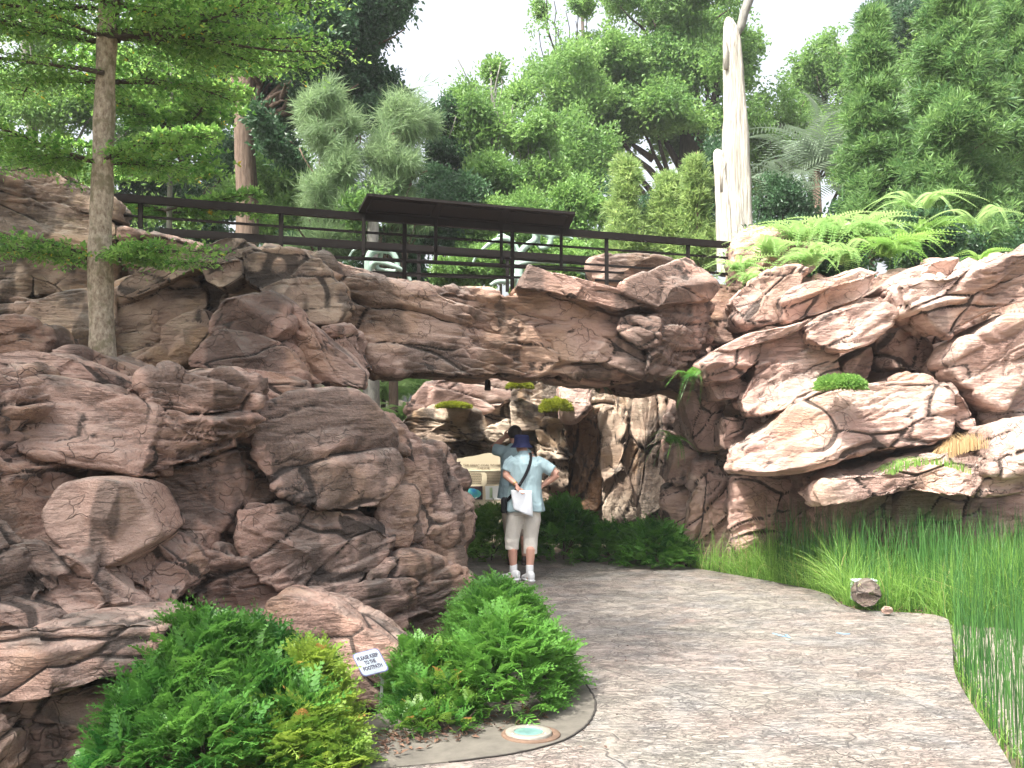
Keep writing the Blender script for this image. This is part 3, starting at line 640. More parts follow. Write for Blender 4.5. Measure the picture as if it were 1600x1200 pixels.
def clump(n, l, w_, spread, flat=.5, seed=0, droop=.1, base=.15):
    """leaf cluster template: n leaves pointing all ways from points inside radius spread"""
    r = np.random.default_rng(seed); d = r.normal(0, 1, (n, 3)); d[:, 2] *= flat; d[:, 1] = abs(d[:, 1]) + .2
    T = r.normal(0, 1, (n, 3)) * spread * .5 * np.array([1, 1, flat]); T += d / np.linalg.norm(d, axis=1)[:, None] * spread * base
    V, F, t = inst(leafq(l, w_, .15, droop), np.array([[0, 1, 2, 3]]), frames(d, r.uniform(-.9, .9, n)), T, r.uniform(.7, 1.2, n), r.uniform(-.12, .12, n))
    return V, F, t
def frond(n=14, L=.12, wl=.05, ww=.014, droop=.25, taper=1.0, up=.35, lob=1):
    """a frond: midrib along +y with n pairs of narrow pinnae"""
    V = []; F = []
    def q(a, b, w_):
        a = np.array(a, float); b = np.array(b, float); d = b - a; sd = np.cross(d, [0, 0, 1.]); sd /= np.linalg.norm(sd) + 1e-9
        m_ = a + d * .4; k = len(V); V.extend([a, m_ + sd * w_ / 2, b, m_ - sd * w_ / 2]); F.append([k, k + 1, k + 2, k + 3])
    z = lambda t: up * L * t - droop * L * t * t * 2
    prof = lambda t: (np.sin(np.pi * min(1, t * .9 + .12)) ** .7) if taper == 1 else (1 - t) ** .8 + .05
    for k in range(6): q([0, L * k / 6, z(k / 6)], [0, L * (k + 1.2) / 6, z(min(1, (k + 1.2) / 6))], ww * .35)
    for i_ in range(n):
        t = (i_ + .5) / n; l = wl * prof(t)
        for sgn in (-1, 1):
            a = [0, L * t, z(t)]; b = [sgn * l, L * t + l * .45, z(t) - l * .18]; q(a, b, ww * (.5 + .5 * prof(t)))
            if lob > 1:
                for g_ in (.45, .7): 
                    p_ = [sgn * l * g_, L * t + l * .45 * g_, z(t) - l * .18 * g_]
                    q(p_, [p_[0] + sgn * l * .12, p_[1] + l * .38, p_[2]], ww * .6)
    return np.array(V), np.array(F)
def leafmesh(name, V, F, tint, mat, parent=None):
    return put(name, mkmesh(name, V, F, False, {'tint': np.clip(tint, 0, 1)}), mat, parent)

def lobe_points(lobes, n, seed, shell=.5, sub=10, subr=.38, under=.35):
    """points and outward directions over two-level lumpy lobes, lobes given as (px,py,Y,rx_px,rz_px,ry_m)"""
    r = np.random.default_rng(seed); Cs = []; Rs = []
    for (px, py, Y_, rx, rz, ry) in lobes:
        c_ = at(px, py, Y_); k = Y_ / 1600; Rr = np.array([rx * k, ry, rz * k])
        d = r.normal(0, 1, (sub, 3)); d /= np.linalg.norm(d, axis=1)[:, None]; d[:, 2] = np.where(d[:, 2] < -.3, -d[:, 2] * .6, d[:, 2])
        sc_ = r.uniform(.35, .85, (sub, 1))
        Cs.append(c_ + d * sc_ * Rr); Rs.append(np.tile(Rr * subr, (sub, 1)) * r.uniform(.7, 1.35, (sub, 1)))
    Cs = np.concatenate(Cs); Rs = np.concatenate(Rs)
    area = (Rs[:, 0] * Rs[:, 2]) ** .9; idx = r.choice(len(Cs), n, p=area / area.sum())
    d = r.normal(0, 1, (n, 3)); d /= np.linalg.norm(d, axis=1)[:, None]
    low = d[:, 2] < -.2; d[low & (r.random(n) > under)] *= np.array([1, 1, -1])
    rad = shell + (1 - shell) * r.random(n) ** .7
    P = Cs[idx] + d * rad[:, None] * Rs[idx] * (1 + .25 * r.normal(0, 1, (n, 1)) * .6)
    blob = r.random(len(Cs))[idx]
    return P, d, blob, r
def crown(lobes, n, tmpl, mat, seed, parent=None, name='crown', shell=.0, sub=26, subr=.26, upb=.5, size=1., under=.75, tv=.4, keep=None, thr=-.10, dirw=.7, jit=.8):
    n = int(n * 1.75) if tmpl is not CL_NEEDLE else n
    P, d, blob, r = lobe_points(lobes, n, seed, shell, sub, subr, under)
    W3 = np.stack([fbm(P * .8, 3, seed + k) for k in (1, 5, 9)], -1); P = P + W3 * .8 * (np.array([q[5] for q in lobes]).mean())
    P[:, 2] = np.maximum(P[:, 2], .05); thin = fbm(P * 1.3, 3, seed + 3) + r.normal(0, .10, n) > thr; P, d, blob = P[thin], d[thin], blob[thin]; n = len(P)
    if keep is not None:
        k_ = keep(P); P, d, blob = P[k_], d[k_], blob[k_]; n = len(P)
    dr = d * dirw + np.array([0, 0, upb]) + r.normal(0, jit, (n, 3))
    V, F, t = inst(tmpl[0], tmpl[1], frames(dr, r.uniform(-3.1, 3.1, n)), P, size * r.uniform(.75, 1.25, n), blob * .5 + tv * r.random(n) + .1 , tmpl[2] if len(tmpl) > 2 else None)
    return leafmesh(name, V, F, t, mat, parent)
def limb(mb, a, b, r0, r1, sag=.0, n=8, k=7, seed=0, wob=.04):
    r = np.random.default_rng(seed); a = np.array(a, float); b = np.array(b, float); t = np.linspace(0, 1, n)[:, None]
    p = a + (b - a) * t; L = np.linalg.norm(b - a); p[:, 2] += sag * L * (np.sin(t[:, 0] * np.pi)); w_ = np.cumsum(r.normal(0, wob * L / n * 2, (n, 3)), 0); w_ -= w_[:1]; p += w_ * np.sin(t * np.pi * .9)
    mb.tube(p, np.linspace(r0, r1, n), k); return p
CL_BROAD = [clump(12, .115, .062, .24, .6, s_) for s_ in (1, 2, 3)]
CL_FINE = clump(15, .085, .04, .22, .6, 5)
CL_STAR = clump(16, .14, .020, .05, 1., 6, .0, 1.)
CL_NEEDLE = clump(22, .34, .018, .10, 1., 8, .25, .6)
def tree(name, label, base, top, r0, r1, lobes, n, tmpl, mat, bmat, seed, group=None, cat='tree', limbs=True, zb=None, tfrac=.5, fmin=.3, **kw):
    bx, bY = base; b = np.array([(bx - 800) / 1600 * bY, bY, 0.]); b[2] = float(terrain_h(np.array([b[0]]), np.array([bY]))[0]) - .1
    tp = at(top[0], top[1], top[2] if len(top) > 2 else bY)
    th_ = thing(name, label, cat, b, group)
    mb = MB(); path = limb(mb, b, tp, r0, r1, 0, 14, 12, seed, .02)
    if limbs:
        rr = np.random.default_rng(seed)
        for q in lobes:
            c_ = at(q[0], q[1], q[2]); f = np.clip((c_[2] - b[2]) / max(.1, tp[2] - b[2]) - .25, fmin, .98); s_ = path[int(f * 13)]
            rf = r0 + (r1 - r0) * f
            limb(mb, s_, c_ + rr.normal(0, .1, 3), rf * .38, .015, .08, 8, 6, seed + int(q[0]), .08)
            for _ in range(3):
                e = c_ + rr.normal(0, .5, 3) * np.array([q[3] * q[2] / 1600, q[5], q[4] * q[2] / 1600]); limb(mb, s_ + (c_ - s_) * rr.uniform(.4, .8), e, rf * .28, .012, .05, 6, 5, seed + int(rr.integers(999)), .1)
    mb.put('trunk', bmat, th_)
    crown(lobes, n, tmpl, mat, seed + 50, th_, **kw)
    return th_
BGT = 'trees rising behind the rock bridge'

# ---- large dark broadleaf tree behind the railing
tree('broadleaf_tree', 'tall tree with brown furrowed trunk and dense dark crown, behind left part of railing', (382, 20), (392, 30), .27, .17,
     [(470, 20, 20, 130, 70, 2.2), (540, 70, 20, 90, 60, 1.8), (590, 110, 20, 55, 60, 1.2), (430, 100, 20.6, 80, 60, 1.6), (340, 60, 21, 90, 80, 1.6), (500, 150, 20.2, 70, 45, 1.3), (420, 185, 21, 60, 40, 1.2), (300, 150, 21.5, 60, 60, 1.2), (575, 180, 20, 45, 45, 1.), (620, 40, 20, 40, 50, 1.), (450, 225, 19.6, 50, 40, 1.), (480, 120, 19.5, 60, 50, 1.), (560, 30, 20, 70, 50, 1.2), (430, 50, 19.6, 60, 60, 1.2)],
     12500, CL_BROAD[0], M['leafdark'], M['barkbrown'], 11, tfrac=.5, size=1.0, sub=13, subr=.34, thr=-.3, fmin=.7)
# ---- mid storey behind it, left
tree('broadleaf_tree', 'green tree filling the gap below the dark crown, right of the brown trunk', (452, 24), (450, 290), .14, .06,
     [(430, 290, 24, 60, 45, 1.4), (470, 330, 24, 50, 45, 1.2), (440, 360, 24, 70, 45, 1.4)], 2600, CL_BROAD[1], M['leafmid'], M['barkdark'], 12, BGT)
tree('broadleaf_tree', 'pale leafy tree with leaning grey limbs behind the mottled trunk, at upper left', (60, 23), (30, 30), .2, .08,
     [(40, 60, 23, 80, 60, 1.8), (120, 200, 23, 90, 70, 1.8), (20, 200, 22, 70, 80, 1.8), (230, 170, 23, 80, 70, 1.6), (260, 60, 23, 80, 60, 1.6), (70, 290, 22, 90, 50, 1.5), (180, 330, 21, 80, 60, 1.2)],
     6500, CL_FINE, M['leafmid'], M['barkgrey'], 13, BGT, sub=11, size=1.15)
tree('broadleaf_tree', 'dark leafy tree behind the left railing, between mottled trunk and brown trunk', (290, 26), (290, 150), .2, .08,
     [(290, 200, 26, 80, 70, 2), (330, 290, 25, 80, 60, 1.6), (230, 300, 25, 80, 70, 1.6), (200, 380, 24, 90, 60, 1.5), (330, 380, 24, 60, 50, 1.5)],
     5500, CL_BROAD[2], M['leafdark'], M['barkdark'], 14, BGT, sub=11)
# bright layered sapling behind the railing
def layered(th_, trunk_pts, whorls, mat, bmat, seed, lsz=.045, dens=1., twig=M['barkdark']):
    """tree with flat tiers of small leaves; whorls: (z, [(azimuth, length, rise)])"""
    r = np.random.default_rng(seed); mb = MB(); P = []; D = []
    tz = trunk_pts[:, 2]
    for z, brs in whorls:
        o = np.array([np.interp(z, tz, trunk_pts[:, k]) for k in range(3)])
        for az, L, rise in brs:
            d = np.array([math.cos(az), math.sin(az), 0]); sdv = np.array([-d[1], d[0], 0]); n = 14
            t = np.linspace(0, 1, n); pth = o + d * (L * t)[:, None] + np.array([0, 0, 1]) * (rise * L * np.sin(t * 1.9) )[:, None] + sdv * (.08 * L * np.sin(t * 5 + r.uniform(0, 6)))[:, None]
            mb.tube(pth, np.linspace(.022, .004, n) * (L / 2 + .3), 6)
            for i_ in range(1, n):
                for sg in (-1, 1):
                    l2 = L * .42 * (1 - t[i_] * .75) * r.uniform(.6, 1.2); dd = d * .75 + sdv * sg * .8 + np.array([0, 0, r.uniform(-.1, .16)]); m2 = 7
                    q = pth[i_] + dd * (l2 * np.linspace(0, 1, m2))[:, None]; q[:, 2] += .05 * l2 * np.sin(np.linspace(0, 3, m2)) - .10 * l2 * np.linspace(0, 1, m2) ** 2
                    mb.tube(q, np.linspace(.005, .0015, m2), 4, False)
                    k_ = int(dens * 30 * l2 / .6) + 2; f = r.uniform(.12, 1.05, k_); base = q[0] + (q[-1] - q[0]) * f[:, None]
                    off = r.normal(0, .055, (k_, 3)) * np.array([1, 1, .35]); P.append(base + off); D.append(dd * .6 + r.normal(0, .6, (k_, 3)) * np.array([1, 1, .35]))
    P = np.concatenate(P); D = np.concatenate(D); n = len(P)
    cl = clump(4, lsz, lsz * .55, lsz * 1.1, .45, seed, .0)
    V, F, t = inst(cl[0], cl[1], frames(D, r.uniform(-.5, .5, n)), P, r.uniform(.7, 1.25, n), r.uniform(.0, .88, n) + (r.random(n) > .985) * .5, cl[2])
    mb.put('branches', twig, th_)
    leafmesh('crown', V, F, t, mat, th_)
def whorls_(r, zs, L, nb, az0=None, rise=.12):
    return [(z, [((r.uniform(0, 6.28) if az0 is None else az0) + k * 6.283 / nb + r.uniform(-.3, .3), L * r.uniform(.8, 1.2), rise * r.uniform(.5, 1.5)) for k in range(nb)]) for z in zs]
r = np.random.default_rng(77)
b = at(262, 500, 14.5); b[2] = 2.6
t2 = thing('sapling', 'bright green young tree with flat tiers of leaves behind the left railing', 'tree', b)
tp_ = np.stack([np.full(8, b[0]), np.full(8, b[1]), np.linspace(2.6, 7.2, 8)], -1)
MB().tube(tp_, np.linspace(.06, .02, 8), 8).put('trunk', M['barkgrey'], t2)
layered(t2, tp_, whorls_(r, [3.6, 4.2, 4.8, 5.4, 6.0, 6.6, 7.1], 1.5, 5), M['leafbright'], M['barkdark'], 78, .075, .7)

# ---- foreground tree with pale mottled trunk
tb = at(161, 566, 8.75); tb[2] = 2.0
T1 = thing('young_tree', 'slender tree with straight pale mottled trunk growing from the left rocks, fine tiered foliage', 'tree', tb)
pts = [at(161, 590, 8.75), at(160, 540, 8.75), at(157, 450, 8.75), at(156, 380, 8.75), at(159, 300, 8.75), at(163, 180, 8.75), at(167, 60, 8.75), at(170, -60, 8.75), at(172, -260, 8.75), at(174, -420, 8.75)]
pts = np.array(pts); zz = np.linspace(pts[0, 2], pts[-1, 2], 60)
TP = np.stack([np.interp(zz, pts[:, 2], pts[:, k]) for k in range(3)], -1); TP[:, 2] = zz
rad = np.interp(zz, [2.1, 2.5, 3.2, 3.4, 5, 7.7], [.118, .104, .103, .094, .083, .05]) + .004 * np.sin(zz * 9)
V, F = tube(TP, rad, 20); V = V + .006 * fbm(V * 9, 3)[:, None]
put('trunk', mkmesh('trunk', V, F), M['barkpale'], T1)
az = lambda deg: math.radians(deg)
W = [(3.12, [(az(180), 1.0, .06), (az(215), .9, .1), (az(10), .85, -.02), (az(-25), 1.1, .0), (az(330), .8, .05)]),
     (3.95, [(az(185), 1.3, .18), (az(150), 1.4, .1), (az(12), .9, .32), (az(60), 1.0, .1), (az(225), 1.1, .1), (az(345), .7, .2)]),
     (4.7, [(az(140), 1.6, .1), (az(40), 1.2, .05), (az(195), 1.6, .1)]),
     (5.05, [(az(178), 1.9, .10), (az(2), 1.9, -.02), (az(-20), 1.6, .05), (az(25), 1.8, .02), (az(205), 1.5, .1), (az(310), 1.6, .1), (az(60), 1.5, .1)]),
     (5.35, [(az(-8), 2.0, -.06), (az(190), 1.6, -.02), (az(15), 1.8, -.08), (az(160), 1.6, .0)]),
     (5.7, [(az(a), 2.2, -.04) for a in (0, 50, 100, 150, 200, 250, 300, 340)]),
     (6.4, [(az(a + 20), 2.1, .05) for a in (0, 60, 120, 180, 240, 300)]), (7.1, [(az(a), 1.7, .1) for a in (0, 72, 144, 216, 288)]), (7.6, [(az(a), 1.0, .3) for a in (30, 150, 270)])]
layered(T1, TP, W, M['leafbright'], None, 80, .05, .55, M['barkdark'])

# ---- big shade trees off to the left whose crowns keep the sun off the left rocks
def shade_tree(x, y, z0, z1, R_, n, seed, label, fl=None):
    th_ = thing('shade_tree', label, 'tree', (x, y, 0)); mb = MB(); limb(mb, (x, y, -.1), (x + .4, y, z1), .3, .08, 0, 12, 12, seed, .02)
    rr = np.random.default_rng(seed); d = rr.normal(0, 1, (26, 3)); d /= np.linalg.norm(d, axis=1)[:, None]; d[:, 2] *= .5
    c0 = np.array([x, y, (z0 + z1) / 2]); cs = c0 + d * np.array([R_, R_, (z1 - z0) / 2]) * rr.uniform(.3, .85, (26, 1))
    for c_ in cs: limb(mb, (x + .2, y, z0 - .8 + rr.random()), c_, .09, .02, .08, 8, 6, seed + int(rr.integers(9999)), .06)
    mb.put('trunk', M['barkbrown'], th_)
    idx = rr.integers(0, 26, n); dd = rr.normal(0, 1, (n, 3)); dd /= np.linalg.norm(dd, axis=1)[:, None]
    P = cs[idx] + dd * rr.random((n, 1)) ** .5 * np.array([R_ * .36, R_ * .36, (z1 - z0) * .22])
    cl = CL_BROAD[0]; V, F, t = inst(cl[0], cl[1], frames(dd + [0, 0, .3], rr.uniform(-3, 3, n)), P, rr.uniform(.8, 1.3, n), rr.random(n), cl[2])
    leafmesh('crown', V, F, t, M['leafmid'], th_)
shade_tree(-7.9, 3.2, 7.6, 11.0, 3.1, 6500, 301, 'big leafy tree outside the frame at left, shading the near rocks')
shade_tree(-8.4, 7.4, 7.8, 11.0, 3.2, 6000, 302, 'big leafy tree outside the frame at far left, shading the upper rocks')
shade_tree(-5.2, 4.9, 8.3, 10.6, 2.1, 2300, 303, 'leafy tree growing above the left rocks, its crown out of frame overhead')

# ---- feathery casuarinas
tree('feathery_pine', 'soft bluish-green feathery tree, left one of the pair behind the railing panel', (520, 17.5), (518, 170), .10, .03,
     [(512, 180, 17.5, 30, 34, .6), (545, 215, 17.6, 26, 30, .6), (495, 235, 17.4, 30, 34, .7), (528, 275, 17.5, 40, 40, .8), (492, 310, 17.2, 30, 36, .7), (540, 345, 17.3, 36, 40, .7), (500, 390, 17, 40, 35, .8)], 2300, CL_NEEDLE, M['leafpine'], M['barkbrown'], 15, 'feathery pines behind the railing', upb=-.1, sub=16, subr=.40, size=.72, shell=.0, dirw=.25, jit=.8, thr=-.2)
tree('feathery_pine', 'soft bluish-green feathery tree, right one of the pair, just above the sloped panel', (615, 17.9), (612, 200), .10, .03,
     [(655, 175, 18.6, 30, 22, .6), (625, 205, 18.3, 30, 26, .6), (600, 240, 17.9, 30, 34, .7), (635, 262, 17.9, 30, 34, .7), (612, 305, 17.9, 38, 38, .8), (645, 340, 17.8, 28, 34, .7), (595, 365, 17.6, 36, 40, .7)], 1900, CL_NEEDLE, M['leafpine'], M['barkbrown'], 16, 'feathery pines behind the railing', upb=-.1, sub=16, subr=.40, size=.72, shell=.0, dirw=.25, jit=.8, thr=-.2)
# ---- thin bamboo-like trees
for k, (px, ty, lab) in enumerate([(690, 175, 'slim leafy tree with thin stems, left of the three above the sloped panel'), (765, 105, 'tallest slim leafy tree with one pale pole-like stem above the sloped panel'), (830, 190, 'slim leafy tree, right of the three above the sloped panel')]):
    tree('slim_tree', lab, (px, 22), (px, ty), .05, .02, [(px - 20, ty + 30, 22, 34, 34, .8), (px + 10, ty + 5, 22, 16, 26, .5), (px + 15, ty + 80, 22, 42, 44, 1), (px - 15, ty + 130, 22, 45, 50, 1), (px + 10, ty + 190, 21.5, 48, 50, 1)],
         2300, CL_BROAD[k], M['leafdark' if k == 0 else 'leafmid'], M['barkgrey'], 20 + k, 'slim trees above the sloped panel', sub=12, subr=.32, size=.85)
# ---- light round trees and the giant
tree('broadleaf_tree', 'rounded light green tree in the middle, left of the giant crown', (870, 28), (870, 170), .25, .1,
     [(860, 125, 28, 60, 45, 2), (800, 190, 28, 60, 50, 2), (900, 190, 28, 70, 60, 2), (860, 260, 27, 90, 60, 2), (790, 280, 27, 60, 60, 2), (900, 330, 26, 80, 60, 2)], 5600, CL_BROAD[1], M['leafmid'], M['barkdark'], 31, BGT, size=1.1)
tree('giant_tree', 'giant light green tree filling the top centre, left of the dead trunk', (1085, 30), (1070, 40), .6, .2,
     [(1020, 20, 30, 60, 70, 3), (1090, 30, 30, 70, 70, 3), (985, 120, 30, 50, 60, 2.5), (1060, 130, 30, 90, 60, 3), (1000, 200, 29, 90, 55, 3), (1100, 210, 30, 60, 60, 2.5), (930, 215, 29, 50, 45, 2), (1140, 100, 31, 40, 80, 2)], 10500, CL_BROAD[2], M['leafmid'], M['barkdark'], 32, BGT, size=1.15, sub=14, subr=.3, tv=.5)
tree('branch_tree', 'loose hanging leafy bough against the white sky near the top centre', (905, 33), (905, 20, 33), .12, .05,
     [(852, 20, 29, 22, 40, .8), (905, 15, 29, 26, 22, .8), (850, 55, 29, 20, 20, .6)], 520, CL_BROAD[0], M['leafmid'], M['barkdark'], 33, BGT, sub=8)
# ---- lower fill of dark shrubs and mid trees right behind the bridge
for k, (px, py, Y_, rx, rz, mt, lab) in enumerate([(690, 330, 20, 70, 60, 'leafdark', 'dark bush behind the panel, left of the pale green sculpture'), (790, 345, 19.5, 70, 60, 'leafmid', 'bush directly behind the larger curling sculpture'),
        (900, 350, 20, 70, 55, 'leafmid', 'bush just right of the larger curling sculpture'), (1000, 330, 21, 80, 60, 'leafdark', 'dark bush behind the pale young conifers'), (1095, 300, 21, 60, 90, 'leafdark', 'dark bush between young conifers and dead trunk'),
        (600, 410, 19, 60, 40, 'leafdark', 'low dark bush behind the smaller sculpture'), (740, 425, 17.5, 60, 28, 'leafmid', 'low bright bush seen through the railing below the panel'), (430, 420, 18, 80, 30, 'leafdark', 'low dark bush behind the railing left of the small sculpture'),
        (880, 430, 18, 60, 25, 'leafmid', 'low bright bush behind the railing right of the curling sculpture')]):
    b = at(px, py, Y_); th_ = thing('bush', lab, 'bush', (b[0], b[1], float(terrain_h(b[:1], b[1:2])[0])), 'bushes behind the bridge')
    mb = MB(); limb(mb, (b[0], b[1], th_.location[2] - .1), b, .05, .02, seed=k)
    mb.put('stem', M['barkdark'], th_)
    crown([(px, py, Y_, rx, rz, 1.1), (px - rx * .4, py + rz * .7, Y_, rx * .8, rz * .7, 1.), (px + rx * .4, py + rz * .9, Y_, rx * .8, rz * .7, 1.)], 2100, CL_BROAD[k % 3], M[mt], 200 + k, th_, size=.75, sub=10)

# ---- podocarp-like conifers
def podo(name, label, px, Y_, ty, by, w_, mat, seed, group, n=1500, tm=CL_STAR, size=1., bm='barkbrown'):
    b = at(px, by, Y_); t_ = at(px, ty, Y_); gz = float(terrain_h(b[:1], b[1:2])[0])
    th_ = thing(name, label, 'conifer', (b[0], b[1], gz), group); r = np.random.default_rng(seed); mb = MB()
    limb(mb, (b[0], b[1], gz - .1), t_, .03 + .006 * (t_[2] - gz), .008, 0, 14, 8, seed, .015)
    P = []; D = []; H_ = t_[2] - b[2]; k = int(H_ / .22)
    for i_ in range(k):
        f = i_ / k; z = b[2] + H_ * f; Rr = w_ * Y_ / 1600 * ((1 - f) ** .75 * .95 + .08)
        for a in range(5):
            an = r.uniform(0, 6.283); L = Rr * r.uniform(.55, 1.15); dv = np.array([math.cos(an), math.sin(an), r.uniform(.25, .7)])
            o = np.array([b[0] + (t_[0] - b[0]) * f, b[1], z]); e = o + dv * L; mb.tube([o, (o + e) / 2 + [0, 0, -.03 * L], e], [.012, .008, .004], 5, False)
            m_ = max(3, int(n / (k * 5))); q = r.uniform(.25, 1.05, m_)[:, None]; P.append(o + (e - o) * q + r.normal(0, .05 + .07 * L, (m_, 3))); D.append(dv + r.normal(0, .5, (m_, 3)) + [0, 0, .5])
    P = np.concatenate(P); D = np.concatenate(D); m_ = len(P)
    mb.put('trunk', M[bm], th_)
    V, F, t = inst(tm[0], tm[1], frames(D, r.uniform(-3, 3, m_)), P, size * r.uniform(.7, 1.2, m_), np.clip(.15 + .7 * r.random(m_) , 0, .9), tm[2])
    leafmesh('crown', V, F, t, mat, th_)
YG = 'pale young conifers between the panel and the dead trunk'
for k, (px, ty, Y_, w_, lab) in enumerate([(978, 240, 16.5, 34, 'pale young conifer just right of the sloped panel, leftmost of three'), (1040, 265, 16.5, 36, 'pale young conifer in the middle of three left of the dead trunk'), (1088, 240, 16.2, 34, 'pale young conifer standing closest to the dead trunk')]):
    podo('young_conifer', lab, px, Y_, ty, 420, w_ * .95, M['leafyoung'], 60 + k, YG, 1100, CL_STAR, .8)
RG = 'tall conifers on the right cliff top'
podo('tall_conifer', 'slim tall conifer with visible brown stem left of the widest conifer, above the ferns', 1360, 16.5, 10, 400, 58, M['leafpodo'], 71, RG, 3400)
podo('tall_conifer', 'widest tall conifer with thick reddish stem above the cliff at right', 1492, 15.5, -60, 410, 92, M['leafpodo'], 72, RG, 6500)
podo('tall_conifer', 'tall conifer cut off by the right edge of the picture', 1590, 16.5, -20, 410, 90, M['leafpodo'], 73, RG, 5000)
podo('tall_conifer', 'shorter dense conifer low between the two biggest ones, behind the arching fern fronds', 1430, 17, 190, 410, 70, M['leafpodo'], 74, RG, 2600)
for k, (px, py, Y_, rx, rz, lab) in enumerate([(1560, 350, 16, 70, 60, 'dark bush under the conifers at the right edge'), (1450, 380, 16.5, 60, 45, 'dark bush behind the arching fern fronds'), (1330, 370, 17, 60, 50, 'dark bush behind the bright fern bank'), (1220, 330, 18, 60, 60, 'dark bush below the palm fronds, right of the dead trunk'), (1180, 400, 15.2, 45, 35, 'low dark bush at the foot of the dead trunk, behind the railing end'), (1300, 405, 14.8, 70, 30, 'low dark bush directly behind the bright ferns'), (1420, 410, 14.8, 70, 30, 'low dark bush behind the notch in the cliff top'), (1540, 405, 14.8, 70, 30, 'low dark bush above the big overhanging slab')]):
    b = at(px, py, Y_); th_ = thing('bush', lab, 'bush', (b[0], b[1], float(terrain_h(b[:1], b[1:2])[0])), 'bushes on the cliff top')
    mb = MB(); limb(mb, (b[0], b[1], th_.location[2] - .1), b, .05, .02, seed=k); mb.put('stem', M['barkdark'], th_)
    crown([(px, py, Y_, rx, rz, 1.), (px + 10, py + rz * .6, Y_, rx, rz * .6, 1.)], 2000, CL_BROAD[k % 3], M['leafdark'], 240 + k, th_, size=.7, sub=12)
# ---- trees at right, further back
tree('broadleaf_tree', 'light green domed tree right of the dead trunk, against the sky', (1270, 32), (1270, 150), .3, .1,
     [(1290, 130, 32, 60, 40, 2.5), (1220, 190, 32, 55, 45, 2.5), (1330, 130, 31, 60, 50, 2.5), (1280, 220, 31, 90, 60, 2.5), (1190, 260, 30, 50, 60, 2), (1350, 240, 30, 70, 70, 2.5)], 6500, CL_BROAD[0], M['leafmid'], M['barkdark'], 34, BGT, size=1.15, sub=14, subr=.3)
tree('broadleaf_tree', 'dark leafy tree top at upper right, above the domed tree', (1400, 30), (1400, 20), .3, .12,
     [(1390, 30, 30, 55, 50, 2), (1420, 80, 29, 60, 40, 2), (1470, 40, 30, 50, 50, 2), (1540, 20, 30, 70, 40, 2)], 3600, CL_BROAD[1], M['leafdark'], M['barkdark'], 35, BGT, size=1.1)
tree('broadleaf_tree', 'light leafy tree behind the tall conifers at the right edge', (1530, 27), (1530, 60), .25, .1,
     [(1500, 110, 27, 90, 80, 2), (1590, 120, 27, 70, 90, 2), (1450, 200, 27, 80, 80, 2), (1560, 250, 26, 90, 80, 2)], 4800, CL_BROAD[2], M['leafmid'], M['barkdark'], 36, BGT, size=1.1)
# ---- palm with long arching fronds
FR_PALM = frond(30, 2.3, .55, .045, .75, 0, .9)
FR_FERN = frond(22, .62, .10, .030, .8, 0, .75)
FR_TALL = frond(44, .62, .09, .016, .8, 0, .75)
def frondset(name, mat, o, dirs, scales, tmpl, seed, parent, tintlo=.2):
    r = np.random.default_rng(seed); n = len(dirs); o = np.asarray(o, float); o = o if o.ndim == 2 else np.tile(o, (n, 1))
    d = np.array(dirs, float)
    V, F, t = inst(tmpl[0], tmpl[1], frames(d, r.uniform(-.6, .6, n)), o, np.array(scales), r.uniform(tintlo, .9, n))
    return leafmesh(name, V, F, t, mat, parent)
def palm(px, py, Y_, n, sc, seed, label):
    o = at(px, py, Y_); gz = float(terrain_h(o[:1], o[1:2])[0]); th_ = thing('palm', label, 'palm', (o[0], o[1], gz), 'palms right of the dead trunk'); r = np.random.default_rng(seed)
    V, F = tube([[o[0], o[1], gz - .1], [o[0] + .05, o[1], (gz + o[2]) / 2], o], [.11, .09, .07], 10); put('trunk', mkmesh('trunk', V, F), M['barkbrown'], th_)
    a = np.arange(n) / n * 6.283 + r.uniform(-.3, .3, n); el = r.uniform(.1, 1.3, n)
    frondset('fronds', M['leafpalm'], o, np.stack([np.cos(a), np.sin(a), el], -1), sc * r.uniform(.8, 1.15, n), FR_PALM, seed, th_)
palm(1275, 265, 19, 16, .78, 401, 'palm with drooping grey-green fronds just right of the dead trunk')
palm(1235, 320, 18, 12, .65, 402, 'smaller palm lower down between the dead trunk and the bigger palm')
palm(1390, 215, 19.5, 12, .8, 403, 'palm half hidden among the conifers right of the bigger palm')
